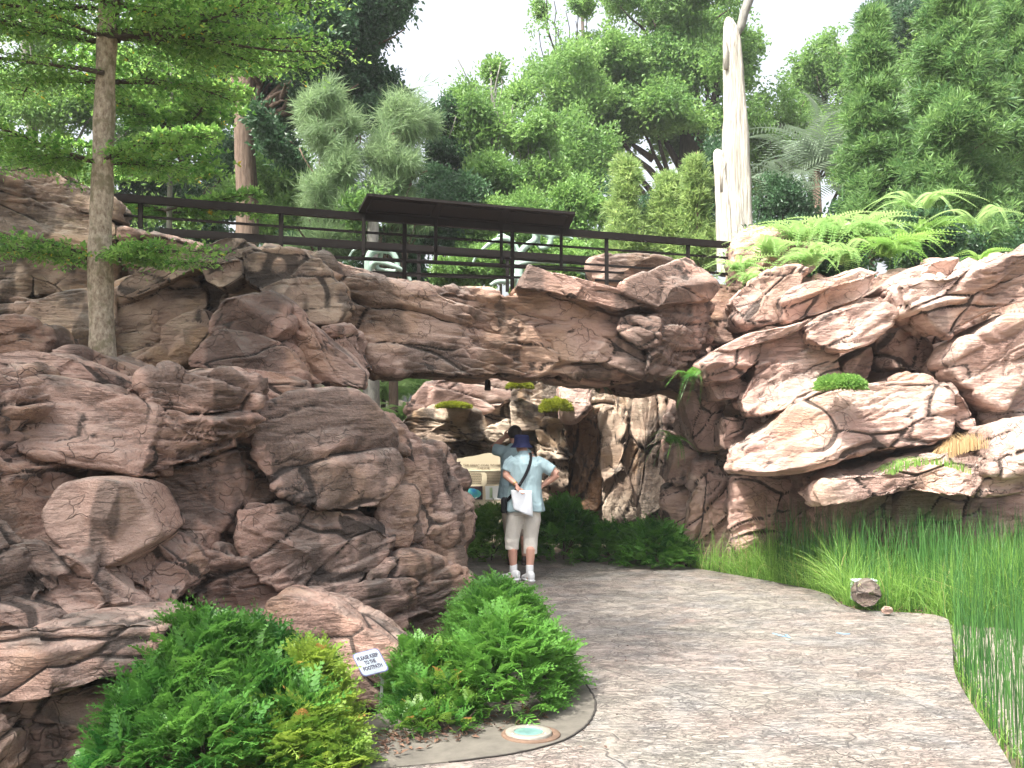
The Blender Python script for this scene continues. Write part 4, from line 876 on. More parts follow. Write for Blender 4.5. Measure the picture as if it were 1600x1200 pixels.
# ---- ferns on the cliff top
def fern(px, py, Y_, n, sc, seed, label, group='ferns on the cliff top', mat='leaffern', elev=(.25, 1.1), az_=(0, 6.283), name='fern'):
    o = at(px, py, Y_); th_ = thing(name, label, 'fern', o, group); r = np.random.default_rng(seed)
    a = r.uniform(*az_, n); el = r.uniform(*elev, n)
    dz = np.stack([np.cos(a), np.sin(a), el], -1)
    frondset('fronds', M[mat], o + r.normal(0, .05 * sc, (n, 3)) * [1, 1, .3], dz, sc * r.uniform(.7, 1.15, n), FR_TALL if sc > 1.22 else FR_FERN, seed, th_)
for k, (px, py, Y_, n, sc, lab) in enumerate([
    (1150, 425, 12.6, 14, .8, 'fern at the bottom left of the bank, beside the end of the railing'), (1165, 440, 12.3, 14, .7, 'lowest fern of the bank, in the cleft between bridge and cliff'),
    (1200, 400, 12.8, 22, 1.0, 'bright fern in front of the small boulder by the railing'), (1240, 380, 13.2, 26, 1.15, 'bright fern just right of the small boulder top'),
    (1262, 412, 12.2, 22, .85, 'fern hanging over the cliff edge at the left slab'), (1290, 375, 13.2, 28, 1.2, 'large bright fern in the middle of the bank'),
    (1320, 410, 12.4, 24, .9, 'fern right above the tilted slab'), (1345, 372, 13.3, 28, 1.15, 'large fern right of the middle of the bank'),
    (1385, 400, 12.8, 24, 1.0, 'shadier fern at the right end of the bank'), (1415, 390, 13.2, 20, .9, 'fern behind the notch between slab and big overhang'),
    (1440, 370, 14.0, 18, .9, 'loose fern under the arching tall fronds'), (1530, 410, 12.8, 12, .7, 'small dark fern above the big overhang')]):
    fern(px, py, Y_, n, sc, 420 + k, lab, mat='leaffern' if k < 8 else 'leafbright')
fern(1430, 325, 13.6, 8, 1.35, 450, 'tall fern with long fronds arching over the right cliff', elev=(.1, .7))
fern(1520, 350, 13.4, 6, 1.25, 451, 'tall fern with one frond curving down at the far right', elev=(.1, .7))
# fern plants tucked in rock
fern(1078, 588, 11.3, 11, .52, 460, 'small green fern clinging to the cliff corner under the bridge end', None, 'leafshrub', (-.4, 1.0))
fern(1045, 690, 12.3, 20, .6, 461, 'dark fern growing in the shaded hollow beneath the bridge', None, 'leafshrub', (-.3, .9))
fern(935, 605, 12.6, 8, .45, 462, 'small dark fern hanging from underside of the bridge', None, 'leafdark', (-1.5, -.2))
for k, (px, py, Y_, lab) in enumerate([(605, 625, 19, 'bright fern bush seen through the arch, right of the grey trunk'), (640, 615, 20, 'bright fern bush seen through the arch, next to the pale wall'), (620, 665, 18, 'lowest fern seen through the arch at its left end'), (580, 600, 21, 'fern highest behind the grey trunk, under the bridge at left')]):
    fern(px, py, Y_, 36, 1.7, 470 + k, lab, 'ferns seen through the arch', 'leaffern')
# grey trunk under the arch
tree('broadleaf_tree', 'tree whose smooth grey trunk shows under the left end of the arch', (581, 16.5), (583, 330), .14, .09, [(590, 330, 17, 40, 30, .8)], 500, CL_FINE, M['leafmid'], M['barkgrey'], 37, limbs=False)

# ---- bleached dead trunk
th_ = thing('dead_tree', 'tall bleached bare dead trunk with broken spike at left, behind the railing end', 'dead tree', at(1150, 420, 15.5))
def spike(mb, px, wpx, seed, tw=0):
    rr = np.random.default_rng(seed)
    n = 90; m = 40; py = np.linspace(px[0][1], px[-1][1], n); cx = np.interp(py[::-1], [q[1] for q in px][::-1], [q[0] for q in px][::-1])[::-1]; wd = np.interp(py[::-1], [q[1] for q in px][::-1], [q[2] for q in px][::-1])[::-1]
    V = []
    for a_ in range(n):
        c_ = at(cx[a_], py[a_], 15.5); rr_ = wd[a_] / 2 * 15.5 / 1600; th0 = np.arange(m) / m * 2 * np.pi
        g_ = 1 + .15 * vnoise(np.stack([np.cos(th0) * 2.6, np.sin(th0) * 2.6, th0 * 0 + c_[2] * .35], -1) + seed, 3) + .10 * vnoise(np.stack([np.cos(th0) * 7, np.sin(th0) * 7, th0 * 0 + c_[2] * .5], -1) + seed, 5) + .05 * vnoise(np.stack([np.cos(th0) * 3, np.sin(th0) * 3, th0 * 0 + c_[2] * 4], -1), 7)
        V.append(c_ + np.stack([np.cos(th0) * g_ * rr_, np.sin(th0) * g_ * rr_ * .9, th0 * 0], -1))
    V = np.concatenate(V); i = np.arange(n - 1)[:, None] * m; j = np.arange(m)[None]; k = (j + 1) % m
    mb.add(V, np.stack([i + j, i + k, i + m + k, i + m + j], -1).reshape(-1, 4)); 
mb = MB()
spike(mb, [(1152, 430, 52), (1151, 370, 50), (1151, 300, 44), (1150, 240, 40), (1149, 180, 36), (1146, 110, 31), (1144, 60, 27), (1141, 40, 20), (1139, 31, 13), (1138, 27, 5)], 0, 1)
spike(mb, [(1142, 430, 40), (1138, 360, 38), (1133, 300, 32), (1128, 262, 26), (1124, 242, 20), (1122, 236, 13), (1121, 233, 4)], 0, 5)
rs = np.random.default_rng(4)
for (px, py, l_) in ((1134, 52, .22), (1128, 244, .25)):
    a_ = at(px, py + 26, 15.4); mb.tube([a_ - [0, 0, .3], a_, a_ + [rs.normal(0, .03), 0, l_ * .6], a_ + [rs.normal(0, .05), 0, l_]], [.04, .045, .025, .004], 6)
mb.put('trunk', M['deadwood'], th_)
mb = MB(); mb.tube([at(1150, 62, 19), at(1158, 40, 19), at(1163, 20, 19), at(1172, -5, 19), at(1176, -60, 19)], [.03, .085, .085, .09, .10], 8)
t4 = thing('bare_limb', 'dark bare limb leaning behind the tip of the dead trunk', 'branch', at(1155, 60, 19)); o = mb.put('limb', M['barkgrey'], t4)

# ------------------------------------------------------------------ lacy shrubs
FR_LACE = frond(6, .15, .062, .024, .35, 0, .35, 2)
FR_LACE = FR_LACE + ((FR_LACE[0][:, 1] / .15 - .6) * .3,)
def mound(name, label, lobes, n, mat, seed, size=1., group=None, tm=FR_LACE, cat='shrub', tint=(.1, .8), upb=.55, yel=None):
    """low shrub: lobes (x, y, rx, ry, h) dome footprints on the ground"""
    r = np.random.default_rng(seed); L = np.array(lobes, float)
    th_ = thing(name, label, cat, (L[0, 0], L[0, 1], 0), group)
    ar = (L[:, 2] + L[:, 3]) * (L[:, 4] + .5 * L[:, 2]); idx = r.choice(len(L), n, p=ar / ar.sum()); l = L[idx]
    a = r.uniform(0, 6.283, n); zf = r.random(n) ** .8; rr = np.sqrt(1 - zf ** 2)
    d = np.stack([np.cos(a) * rr, np.sin(a) * rr, zf], -1)
    depth = np.where(r.random(n) < .72, 1, r.uniform(.6, 1, n))[:, None]
    Pn = np.stack([l[:, 0], l[:, 1], 0 * l[:, 0]], -1) + d * depth * np.stack([l[:, 2], l[:, 3], l[:, 4]], -1)
    nz = fbm(Pn * 5, 3, seed)[:, None]; Pn += d * nz * .16 * L[:, 4].mean() * 1.0; Pn[:, 2] = np.maximum(Pn[:, 2], .02)
    # drop fronds buried deep in other lobes
    kq = np.ones(n, bool)
    for q in L:
        e = ((Pn[:, 0] - q[0]) / q[2]) ** 2 + ((Pn[:, 1] - q[1]) / q[3]) ** 2 + (Pn[:, 2] / q[4]) ** 2; kq &= e > .42
    Pn, d, nz = Pn[kq], d[kq], nz[kq, 0]; m_ = len(Pn)
    dr = d * np.array([1, 1, .6]) + np.array([0, 0, upb]) + r.normal(0, .42, (m_, 3))
    t = np.clip(tint[0] + (tint[1] - tint[0]) * (.5 + nz + r.uniform(-.3, .3, m_)), 0, .82)
    if yel is not None: t = np.where(r.random(m_) < yel, .99, t)
    V, F, tt = inst(tm[0], tm[1], frames(dr, r.uniform(-.6, .6, m_)), Pn, size * r.uniform(.6, 1.45, m_), t, tm[2])
    mb = MB()
    for q in L[:6]:
        for _ in range(5): 
            e = np.array([q[0], q[1], 0]) + np.array([r.uniform(-.7, .7) * q[2], r.uniform(-.7, .7) * q[3], q[4] * r.uniform(.5, .8)]); mb.tube([[L[0, 0], L[0, 1], -.05], np.array([(L[0, 0] + 2 * q[0]) / 3, (L[0, 1] + 2 * q[1]) / 3, .03]), (np.array([q[0], q[1], 0]) + e) / 2, e], [.009, .008, .006, .003], 5, False)
    mb.put('stems', M['barkdark'], th_)
    leafmesh('foliage', V, F, tt, mat, th_); return th_
def gp(px, py): return ground(px, py)[:2]
x0 = lambda px, Y_: (px - 800) / 1600 * Y_
mound('lacy_shrub', 'large deep green lacy shrub at bottom left, below the big rocks', [(x0(320, 5.5), 5.5, .30, .4, .60), (x0(400, 5.7), 5.7, .24, .35, .54), (x0(265, 5.2), 5.1, .24, .35, .42), (x0(430, 5.4), 5.3, .24, .35, .40), (x0(340, 5.0), 4.9, .34, .3, .30), (x0(235, 4.9), 4.8, .22, .25, .24), (x0(455, 5.8), 5.7, .17, .3, .45), (x0(480, 5.2), 5.15, .14, .2, .32)],
      3300, M['leafshrub'], 501, .85, tint=(.1, .75))
mound('lacy_shrub', 'yellow-green lacy shrub left of the small footpath notice', [(x0(497, 5.55), 5.5, .15, .25, .42), (x0(528, 5.45), 5.35, .11, .2, .24), (x0(470, 5.2), 5.05, .28, .28, .24), (x0(525, 5.1), 4.95, .15, .2, .13)], 1600, M['leafyellow'], 502, .75, yel=.03, tint=(.1, .9))
mound('lacy_shrub', 'small dark green shrub just right of the footpath notice post', [(x0(652, 6.2), 6.2, .15, .2, .33), (x0(635, 6.05), 6.1, .10, .13, .20), (x0(655, 5.95), 5.95, .13, .16, .20)], 700, M['leafshrub'], 503, .6)
mound('lacy_shrub', 'sparse pale low shrub between the footpath notice and the big corner shrub', [(x0(690, 5.85), 5.85, .17, .17, .22), (x0(725, 5.75), 5.72, .13, .13, .14), (x0(650, 5.62), 5.62, .14, .12, .13), (x0(690, 5.6), 5.6, .13, .10, .11), (x0(685, 6.1), 6.15, .16, .2, .32)], 640, M['leafyellow'], 504, .55, yel=.06, tint=(-.15, .45))
mound('lacy_shrub', 'big fresh green lacy shrub spilling onto the path at the rock corner', [(x0(785, 6.2), 6.2, .30, .4, .46), (x0(780, 6.9), 6.9, .32, .55, .56), (x0(768, 7.7), 7.7, .27, .6, .44), (x0(752, 8.6), 8.5, .2, .5, .24), (x0(742, 9.3), 9.1, .12, .4, .12), (x0(752, 6.2), 6.3, .14, .3, .30), (x0(830, 6.4), 6.5, .24, .4, .36)],
      3700, M['leafshrub'], 505, .85, tint=(.3, .95))
BS = 'shrubs at the foot of the back wall'
mound('leafy_shrub', 'bright shrub below the information board', [(x0(768, 13.2), 13.2, .36, .4, .62), (x0(740, 13.3), 13.3, .25, .3, .4)], 800, M['leafbright'], 511, 1.1, BS)
mound('leafy_shrub', 'tall dark green shrub just right of the two walkers', [(x0(880, 13.3), 13.3, .38, .45, .72), (x0(915, 13.4), 13.4, .28, .4, .5), (x0(855, 13.5), 13.5, .25, .4, .62)], 1000, M['leafshrub'], 512, 1.1, BS, tint=(.2, .9))
mound('leafy_shrub', 'low dark green shrub in front of the pale rock pillar', [(x0(955, 13.2), 13.2, .36, .4, .42), (x0(985, 13.0), 13.0, .25, .4, .4)], 600, M['leafshrub'], 513, 1.0, BS, tint=(.2, .8))
mound('leafy_shrub', 'rounded green shrub beside the right foot of the arch', [(x0(1022, 12.7), 12.7, .36, .4, .48), (x0(1055, 12.5), 12.6, .22, .3, .3)], 800, M['leafshrub'], 514, 1.0, BS, tint=(.1, .9))

# ------------------------------------------------------------------ grass and reeds
def blades(name, P, hgt, wid, lean, mat, seed, label, cat, tint=(.1, .9), parent=None, kind='stuff', seg=4):
    r = np.random.default_rng(seed); n = len(P); a = r.uniform(0, 6.283, n); la = r.uniform(0, 1, n) ** 1.3 * lean
    t = np.linspace(0, 1, seg + 1)
    dx = np.cos(a)[:, None] * (la * hgt)[:, None] * t ** 2.2; dy = np.sin(a)[:, None] * (la * hgt)[:, None] * t ** 2.2
    z = hgt[:, None] * (t - .35 * la[:, None] * t ** 2.5)
    b = r.uniform(-.7, .7, n); w_ = wid * (1 - t ** 2 * .85)
    cx = P[:, None, 0] + dx; cy = P[:, None, 1] + dy; cz = P[:, None, 2] + z
    ox = np.cos(b)[:, None] * w_ / 2; oy = np.sin(b)[:, None] * w_ / 2
    V = np.stack([np.stack([cx - ox, cy - oy, cz], -1), np.stack([cx + ox, cy + oy, cz], -1)], 2)  # n,seg+1,2,3
    V = V.reshape(-1, 3); i = (np.arange(n) * (seg + 1) * 2)[:, None] + np.arange(seg)[None] * 2
    F = np.stack([i, i + 1, i + 3, i + 2], -1).reshape(-1, 4)
    tn = np.repeat(r.uniform(*tint, n), (seg + 1) * 2)
    o = leafmesh(name, V, F, tn, mat, parent)
    return tag(o, label, cat, kind=kind)
def in_poly(P, poly):
    x, y = P[:, 0], P[:, 1]; ins = np.zeros(len(P), bool); n = len(poly)
    for a in range(n):
        x1, y1 = poly[a]; x2, y2 = poly[(a + 1) % n]
        c_ = ((y1 > y) != (y2 > y)) & (x < (x2 - x1) * (y - y1) / (y2 - y1 + 1e-12) + x1); ins ^= c_
    return ins
def fill(poly, n, seed, clumpy=.0):
    r = np.random.default_rng(seed); poly = np.array(poly); lo, hi = poly.min(0), poly.max(0); out = []; tot = 0
    while tot < n:
        q = lo + r.random((n * 3, 2)) * (hi - lo); q = q[in_poly(q, poly)]
        if clumpy: q = q[r.random(len(q)) < .5 + clumpy * fbm(np.c_[q * 3, q[:, :1] * 0], 3, seed) * 2]
        out.append(q); tot += len(q)
    q = np.concatenate(out)[:n]; q = q[~in_poly(q, PATH_POLY)]
    return np.c_[q, np.full(len(q), -.1)]
G1 = [ground(*q)[:2] for q in [(1060, 880), (1130, 893), (1210, 908), (1300, 930), (1320, 950), (1400, 962), (1500, 965), (1660, 975), (1900, 940)]] + [np.array([7.6, 10.8]), np.array([3.4, 11.3]), np.array([2.2, 12.3])]
P = fill(G1, 17000, 601, .8); r = np.random.default_rng(602)
hm = .36 + .45 * fbm(P * np.array([1.3, 1.3, 0]), 3, 603) + .22 * sstep(2.2, 3.6, P[:, 0])
blades('grass', P, np.clip(hm * r.uniform(.45, 1.35, len(P)), .10, .9), .0065, 1.5, M['grass'], 604, 'fine arching green grass between path and right cliff', 'grass', (.0, 1.0))
P = fill(G1, 3200, 611, 1.2); P = P[P[:, 0] > 2.6]
blades('tall_grass', P, r.uniform(.5, 1.05, len(P)), .009, .25, M['reed'], 612, 'upright darker reed stems rising out of the fine grass below the cliff ledge', 'grass', (.1, .9))
G2 = [ground(*q)[:2] for q in [(1490, 965), (1495, 1040), (1515, 1080), (1545, 1125), (1580, 1170), (1605, 1220), (1720, 1220), (1760, 1000), (1700, 940), (1560, 935)]]
P = fill(G2, 700, 621, .9); r = np.random.default_rng(622)
blades('reeds', P, r.uniform(.42, .86, len(P)), .0065, .22, M['reed'], 623, 'tall thin horsetail reeds along the right edge of the path in the foreground', 'reeds', (.0, .8), seg=5)
P = fill([np.array(q) for q in ((1.95, 12.3), (2.3, 11.6), (3.4, 10.4), (4.2, 10.0), (4.2, 10.9), (3.2, 11.8), (2.4, 12.5))], 5200, 641, .6); r = np.random.default_rng(642)
blades('grass', P, r.uniform(.2, .62, len(P)), .0065, 1.6, M['grass'], 643, 'tangled lower grass along the foot of the cliff beside the arch', 'grass', (.0, 1.0))
# short turf and seedlings along the far kerb
P = fill([ground(*q)[:2] for q in [(1290, 930), (1310, 958), (1500, 975), (1500, 950), (1400, 935), (1330, 915)]], 2200, 631)
blades('turf', P, np.random.default_rng(1).uniform(.03, .13, len(P)), .007, 1.0, M['grass'], 632, 'short yellowish turf round the small dark rock at the path edge', 'grass', (.5, .98))
P = fill([ground(*q)[:2] for q in [(1488, 965), (1492, 1050), (1530, 1110), (1580, 1180), (1620, 1260), (1650, 1250), (1600, 1150), (1545, 1070), (1505, 1000)]], 320, 633)
blades('turf', P, np.random.default_rng(2).uniform(.05, .15, len(P)), .008, 1.2, M['grass'], 634, 'short weedy grass growing against the right kerb of the path', 'grass', (.1, 1.0))
# dry grass on the ledge and small mats
def tuft(px, py, Y_, wpx, n, h_, mat, label, cat, seed, sy=.25, kind=None, tint=(.2, .9)):
    r = np.random.default_rng(seed); o = at(px, py, Y_); w_ = wpx * Y_ / 1600; P = np.stack([r.uniform(-w_, w_, n), r.uniform(-sy, sy, n), np.zeros(n)], -1)
    P[:, 2] = -.10 * (P[:, 0] / w_) ** 2
    return blades(cat.replace(' ', '_'), o + P, r.uniform(.4, 1, n) * h_, .008, .9, mat, seed, label, cat, tint, kind=kind)
M['drygrass'] = leaf_mat('dry_straw_grass', (.30, .20, .10), (.55, .42, .22), .3, .6)
tuft(1530, 700, 10.15, 62, 800, .20, M['drygrass'], 'dry straw-coloured grass on the ledge above the lowest slab', 'dry grass', 651, .3, 'stuff')
tuft(1440, 725, 10.1, 60, 500, .10, M['grass'], 'thin green grass line in the crevice under the big ledge', 'ledge grass', 652, .3, 'stuff')
# moss cushions
M['moss'] = leaf_mat('yellow_green_moss', (.13, .17, .01), (.30, .33, .03), .2, .8)
CLM = clump(9, .03, .012, .03, .6, 9)
def moss(px, py, Y_, rx, rz, label, seed, mat='moss', sz=1., n=1600):
    r = np.random.default_rng(seed); o = at(px, py, Y_); k = Y_ / 1600; a = r.normal(0, 1, (n, 3)); a /= np.linalg.norm(a, axis=1)[:, None]; a[:, 2] = abs(a[:, 2])
    P = o + a * np.array([rx * k, .28, rz * k]) * (.9 + .3 * fbm(a * 3, 3, seed)[:, None]); P[:, 2] += .0
    V, F, t = inst(CLM[0], CLM[1], frames(a + [0, 0, .6], r.uniform(-3, 3, n)), P, sz * r.uniform(.7, 1.3, n), r.uniform(.1, .9, n), CLM[2])
    tag(leafmesh('moss', V, F, t, M[mat], None), label, 'moss')
moss(870, 642, 15.75, 26, 20, 'thick yellow-green moss cushion on the wall beside the recess coloured as brown shade', 701)
moss(708, 636, 15.85, 26, 6, 'thin moss strip on the ledge at the left of the back wall', 702)
moss(812, 605, 15.9, 20, 7, 'small moss patch just below the underside of the arch', 703)
moss(1313, 604, 10.15, 34, 12, 'bright green plant mat on top of the big jutting ledge', 704, 'leafbright', 1.4, 2000)
# ------------------------------------------------------------------ railings
def rY(px, a, b, ya, yb):     # distance along a straight rail between two picture columns (1/Y is linear)
    t = (px - a) / (b - a); return 1 / ((1 - t) / ya + t / yb)
def railing(name, label, a, b, ya, yb, top, rails, posts, thick, w_=.08, ends=None, toph=.085):
    """top / rails: (py at a, py at b, px end) ; posts: (px, py bottom)"""
    L = at(a, top[0], ya); Rr = at(b, top[1], yb); th_ = thing(name, label, 'railing', (*(((L + Rr) / 2)[:2]), 3.1), 'railings on the rock bridge')
    MB().bar(L, Rr, w_, toph).put('top_rail', M['rail'], th_, False)
    def on(px, r_): 
        Yq = rY(px, a, b, ya, yb); t = (px - a) / (b - a); A = at(a, r_[0], ya); B = at(b, r_[1], yb)
        u = (Yq - A[1]) / (B[1] - A[1]); return A + (B - A) * u
    for r_ in rails:
        for (p0, p1) in r_[2]:
            MB().bar(on(p0, r_), on(p1, r_), .022, thick).put('rail', M['rail'], th_, False)
    for px, pb in posts:
        q = on(px, top); Yq = q[1]; e = at(px, pb, Yq); e[0] = q[0]; MB().bar(q - [0, 0, .02], e, .05, .035).put('post', M['rail'], th_, False)
    return th_, on
near, on = railing('railing', 'near dark brown metal railing with wide top rail along the bridge edge', 170, 1152, 11.25, 13.9, (308, 384),
    [(335, 404, [(170, 1140)]), (361, 429, [(265, 1035)]), (361, 429, [(1100, 1146)]), (384, 436, [(495, 975)]), (410, 446, [(580, 817), (930, 975)])],
    [(220, 356), (440, 386), (633, 446), (801, 455), (948, 448), (1075, 404)], .028)
far, onf = railing('railing', 'far dark brown metal railing lower in view behind the near one', 250, 1012, 13.3, 14.9, (362, 412),
    [(388, 424, [(440, 970)]), (420, 441, [(590, 800)])],
    [(500, 400), (655, 446), (793, 456), (917, 440)], .026, toph=.09)
# sloped reading board outside the near railing, on its own uprights
PB = thing('display_board', 'long dark brown sloping board mounted on uprights above the near railing', 'display board', on(730, (308, 384)))
def brd(px0, px1, yo, th=.03):
    pass
A0 = on(561, (308, 384)) + [0, -.02, .04]; A1 = on(889, (308, 384)) + [0, -.02, .04]
ax = (A1 - A0) / np.linalg.norm(A1 - A0)
B0 = at(574, 306, A0[1] - .42); B1 = at(899, 335, A1[1] - .42)
cen = (A0 + A1 + B0 + B1) / 4; dp = (B0 + B1 - A0 - A1) / 2; nrm = np.cross(ax, dp); nrm /= np.linalg.norm(nrm)
if nrm[2] < 0: nrm = -nrm
def quadslab(P4, t, nrm):
    V = np.vstack([P4, np.array(P4) + nrm * t]); return V, [[0, 1, 2, 3], [7, 6, 5, 4], [0, 4, 5, 1], [1, 5, 6, 2], [2, 6, 7, 3], [3, 7, 4, 0]]
mb = MB(); mb.add(*quadslab([A0, A1, B1, B0], .035, nrm)); mb.put('board', M['rail'], PB, False)
lerp = lambda a, b, t: a + (b - a) * t
def onb(u, v): return lerp(lerp(A0, A1, u), lerp(B0, B1, u), v)
for k in range(3):
    u0, u1 = .03 + k * .325, .03 + k * .325 + .29
    mb = MB()
    for (a_, b_) in (((u0, .18), (u1, .18)), ((u0, .86), (u1, .86)), ((u0, .18), (u0, .86)), ((u1, .18), (u1, .86))):
        mb.bar(onb(*a_) - nrm * .006, onb(*b_) - nrm * .006, .018, .014)
    mb.put('panel_frame', M['rail'], PB, False)
for px, pb in ((570, 400), (682, 407), (784, 413), (877, 420)):
    q = on(px, (308, 384)) + [0, -.05, .03]; e = at(px, pb, q[1]); e[0] = q[0]
    MB().bar(q, e, .04, .04).put('upright', M['rail'], PB, False)
# deck of the bridge
dk = [on(170, (308, 384))[:2], on(1152, (308, 384))[:2], onf(1012, (362, 412))[:2] + [.3, .05], onf(250, (362, 412))[:2] + [-.6, 0]]
M['deck'] = plain('brown_deck_concrete', (.16, .12, .10), .85, 0, .3, 6, .01)
dz = thing('bridge_deck', 'flat brown walkway deck on top of the rock bridge, between the two railings', 'bridge deck', (0, 13, 3.1))
mb = MB(); D4 = np.array([[*d, 0.] for d in dk]); 
for q in D4: q[2] = 3.10
mb.add(*quadslab(D4, .08, np.array([0, 0, 1.]))); mb.put('slab', M['deck'], dz, False)
# ------------------------------------------------------------------ pale green curling sculptures
M['verdi'] = plain('pale_verdigris_paint', (.27, .37, .31), .55, 0, .25, 9, .004)
def sculpt(name, label, Y_, curves, base, grp='curling sculptures behind the bridge'):
    o = at(*base, Y_); gz = float(terrain_h(o[:1], o[1:2])[0]); th_ = thing(name, label, 'sculpture', (o[0], o[1], gz), grp); mb = MB()
    for c_, r0, r1 in curves:
        p = np.array([at(x_, y_, Y_ + dy) for x_, y_, dy in c_]); t = np.linspace(0, len(p) - 1, len(p) * 6)
        q = np.stack([np.interp(t, np.arange(len(p)), p[:, k]) for k in range(3)], -1)
        for _ in range(6): q[1:-1] = (q[:-2] + 2 * q[1:-1] + q[2:]) / 4
        mb.tube(q, np.linspace(r0, r1, len(q)), 10)
    m2 = fused(mb, .014, 3); put('body', m2, M['verdi'], th_); return th_
k_ = 16.8
sculpt('curling_sculpture', 'larger pale green sculpture of curling intertwined stems behind the railing, below the sloped board', k_,
    [([(812, 560, 0), (812, 470, 0), (811, 425, 0), (809, 395, .1), (800, 378, .1), (792, 372, 0)], .10, .05),
     ([(810, 400, 0), (820, 385, 0), (838, 375, .1), (835, 362, .1), (848, 362, 0), (862, 372, 0), (858, 385, 0), (846, 388, .1), (838, 378, .2), (842, 366, .2)], .06, .045),
     ([(800, 382, 0), (790, 372, -.1), (770, 376, -.1), (752, 392, -.1), (742, 404, 0), (737, 415, 0)], .05, .02),
     ([(858, 372, 0), (870, 368, .1), (885, 368, .1), (896, 374, .1)], .05, .02),
     ([(812, 412, 0), (830, 408, 0), (855, 408, -.1), (880, 412, -.1), (900, 424, 0), (915, 430, 0)], .05, .02),
     ([(812, 430, 0), (795, 440, -.1), (775, 440, -.2), (766, 446, -.2)], .06, .03),
     ([(792, 372, 0), (786, 366, .1), (778, 368, .2), (776, 376, .2)], .03, .018)], (812, 450))
sculpt('curling_sculpture', 'smaller pale grey-green sculpture of curling branches behind the railing at left', 15.8,
    [([(578, 560, 0), (576, 440, 0), (575, 405, 0), (580, 393, 0), (595, 390, 0), (612, 393, 0), (620, 405, 0), (622, 420, 0)], .075, .04),
     ([(582, 418, 0), (586, 408, -.1), (605, 412, -.1), (622, 418, -.1), (636, 428, 0), (642, 440, 0)], .05, .03),
     ([(576, 402, 0), (585, 390, .1), (598, 395, .1), (585, 420, .1), (600, 422, .1), (620, 424, 0)], .045, .03),
     ([(545, 404, 0), (549, 394, 0), (556, 389, 0)], .02, .02)], (578, 450))

# ------------------------------------------------------------------ footpath notice
M['enamel'] = plain('pale_blue_white_enamel', (.22, .265, .315), .3, 0, .04, 40)
M['navy'] = plain('dark_navy_edge', (.04, .045, .16), .4)
M['ink'] = plain('dark_navy_lettering', (.01, .012, .035), .5)
def text_mesh(body, size, font_bold=0.0, align='CENTER', ext=.0):
    cu = bpy.data.curves.new('t', 'FONT'); cu.body = body; cu.size = size; cu.align_x = align; cu.align_y = 'CENTER'; cu.extrude = ext; cu.offset = font_bold; cu.resolution_u = 3
    o = bpy.data.objects.new('t', cu); COL.objects.link(o); dg = bpy.context.evaluated_depsgraph_get(); dg.update()
    me = bpy.data.meshes.new_from_object(o.evaluated_get(dg)); bpy.data.objects.remove(o); bpy.data.curves.remove(cu); return me
def place(me, O, ex, ey, sx=1., sy=1.):
    ex = np.array(ex, float); ey = np.array(ey, float); ez = np.cross(ex, ey); ez /= np.linalg.norm(ez)
    m_ = Matrix(((ex[0] * sx, ey[0] * sy, ez[0], O[0]), (ex[1] * sx, ey[1] * sy, ez[1], O[1]), (ex[2] * sx, ey[2] * sy, ez[2], O[2]), (0, 0, 0, 1)))
    me.transform(m_); me.update(); return me
def rrect(w_, h_, r_, n=5):
    p = []
    for cx, cy, a0 in ((w_ / 2 - r_, h_ / 2 - r_, 0), (-w_ / 2 + r_, h_ / 2 - r_, 90), (-w_ / 2 + r_, -h_ / 2 + r_, 180), (w_ / 2 - r_, -h_ / 2 + r_, 270)):
        for k in range(n): a = R(a0 + 90 * k / (n - 1)); p.append([cx + r_ * math.cos(a), cy + r_ * math.sin(a)])
    return np.array(p)
def plate(poly, O, ex, ey, t0, t1):
    ex, ey = np.array(ex, float), np.array(ey, float); ez = np.cross(ex, ey); n = len(poly)
    V = [O + ex * a + ey * b + ez * t for t in (t0, t1) for a, b in poly] + [O + ez * t0, O + ez * t1]; k = np.arange(n); kk = (k + 1) % n
    return V, [np.stack([k, kk, kk + n, k + n], -1), np.stack([kk, k, k * 0 + 2 * n], -1), np.stack([k + n, kk + n, k * 0 + 2 * n + 1], -1)]
sb = ground(592, 1112); SG = thing('footpath_notice', 'small tilted white enamel notice on a bent metal post among the shrubs', 'sign', sb)
Ys = sb[1]; O = at(578.5, 1035, Ys)
tl, tr, bl_, brr = [at(x_, y_, Ys + dy) for x_, y_, dy in ((553, 1024, .03), (589, 1016, .03), (568, 1055, -.03), (605, 1044, -.03))]
O = (tl + tr + bl_ + brr) / 4
ex = (tr - tl) + (brr - bl_); ex /= np.linalg.norm(ex); ey = (tl - bl_) + (tr - brr); hh = np.linalg.norm(ey) / 2 ; ey /= np.linalg.norm(ey)
wq = .148; hq = .148
# the photographed plate is a parallelogram seen at an angle: build it turned about its upright
def shear_plate(s_, t0, t1): return plate(rrect(wq * s_, hq * s_, .022 * s_), O, ex, ey, t0, t1)
ez = np.cross(ex, ey); ez /= np.linalg.norm(ez)
if ez[1] > 0: ez = -ez
mb = MB(); mb.add(*shear_plate(1.07, -.004, .0)); bk = mb.put('backing', M['navy'], SG, False)
mb = MB(); mb.add(*shear_plate(1.0, .0005, .002)); pl = mb.put('plate', M['enamel'], SG, False)
for k, (tx, yy, sz) in enumerate((('PLEASE KEEP', .036, .0235), ('TO THE', .002, .0235), ('FOOTPATH', -.034, .0245))):
    me = text_mesh(tx, 1., .055); v = np.array([w_.co[:2] for w_ in me.vertices]); lo_, hi_ = v.min(0), v.max(0); wt = (.126, .066, .112)[k]; a_, b_ = wt / (hi_[0] - lo_[0]), .027 / (hi_[1] - lo_[1])
    cc = (lo_ + hi_) / 2; place(me, O + ey * (yy - cc[1] * b_) - ex * cc[0] * a_ + ez * .0035, ex, ey, a_, b_); put('lettering', me, M['ink'], SG)
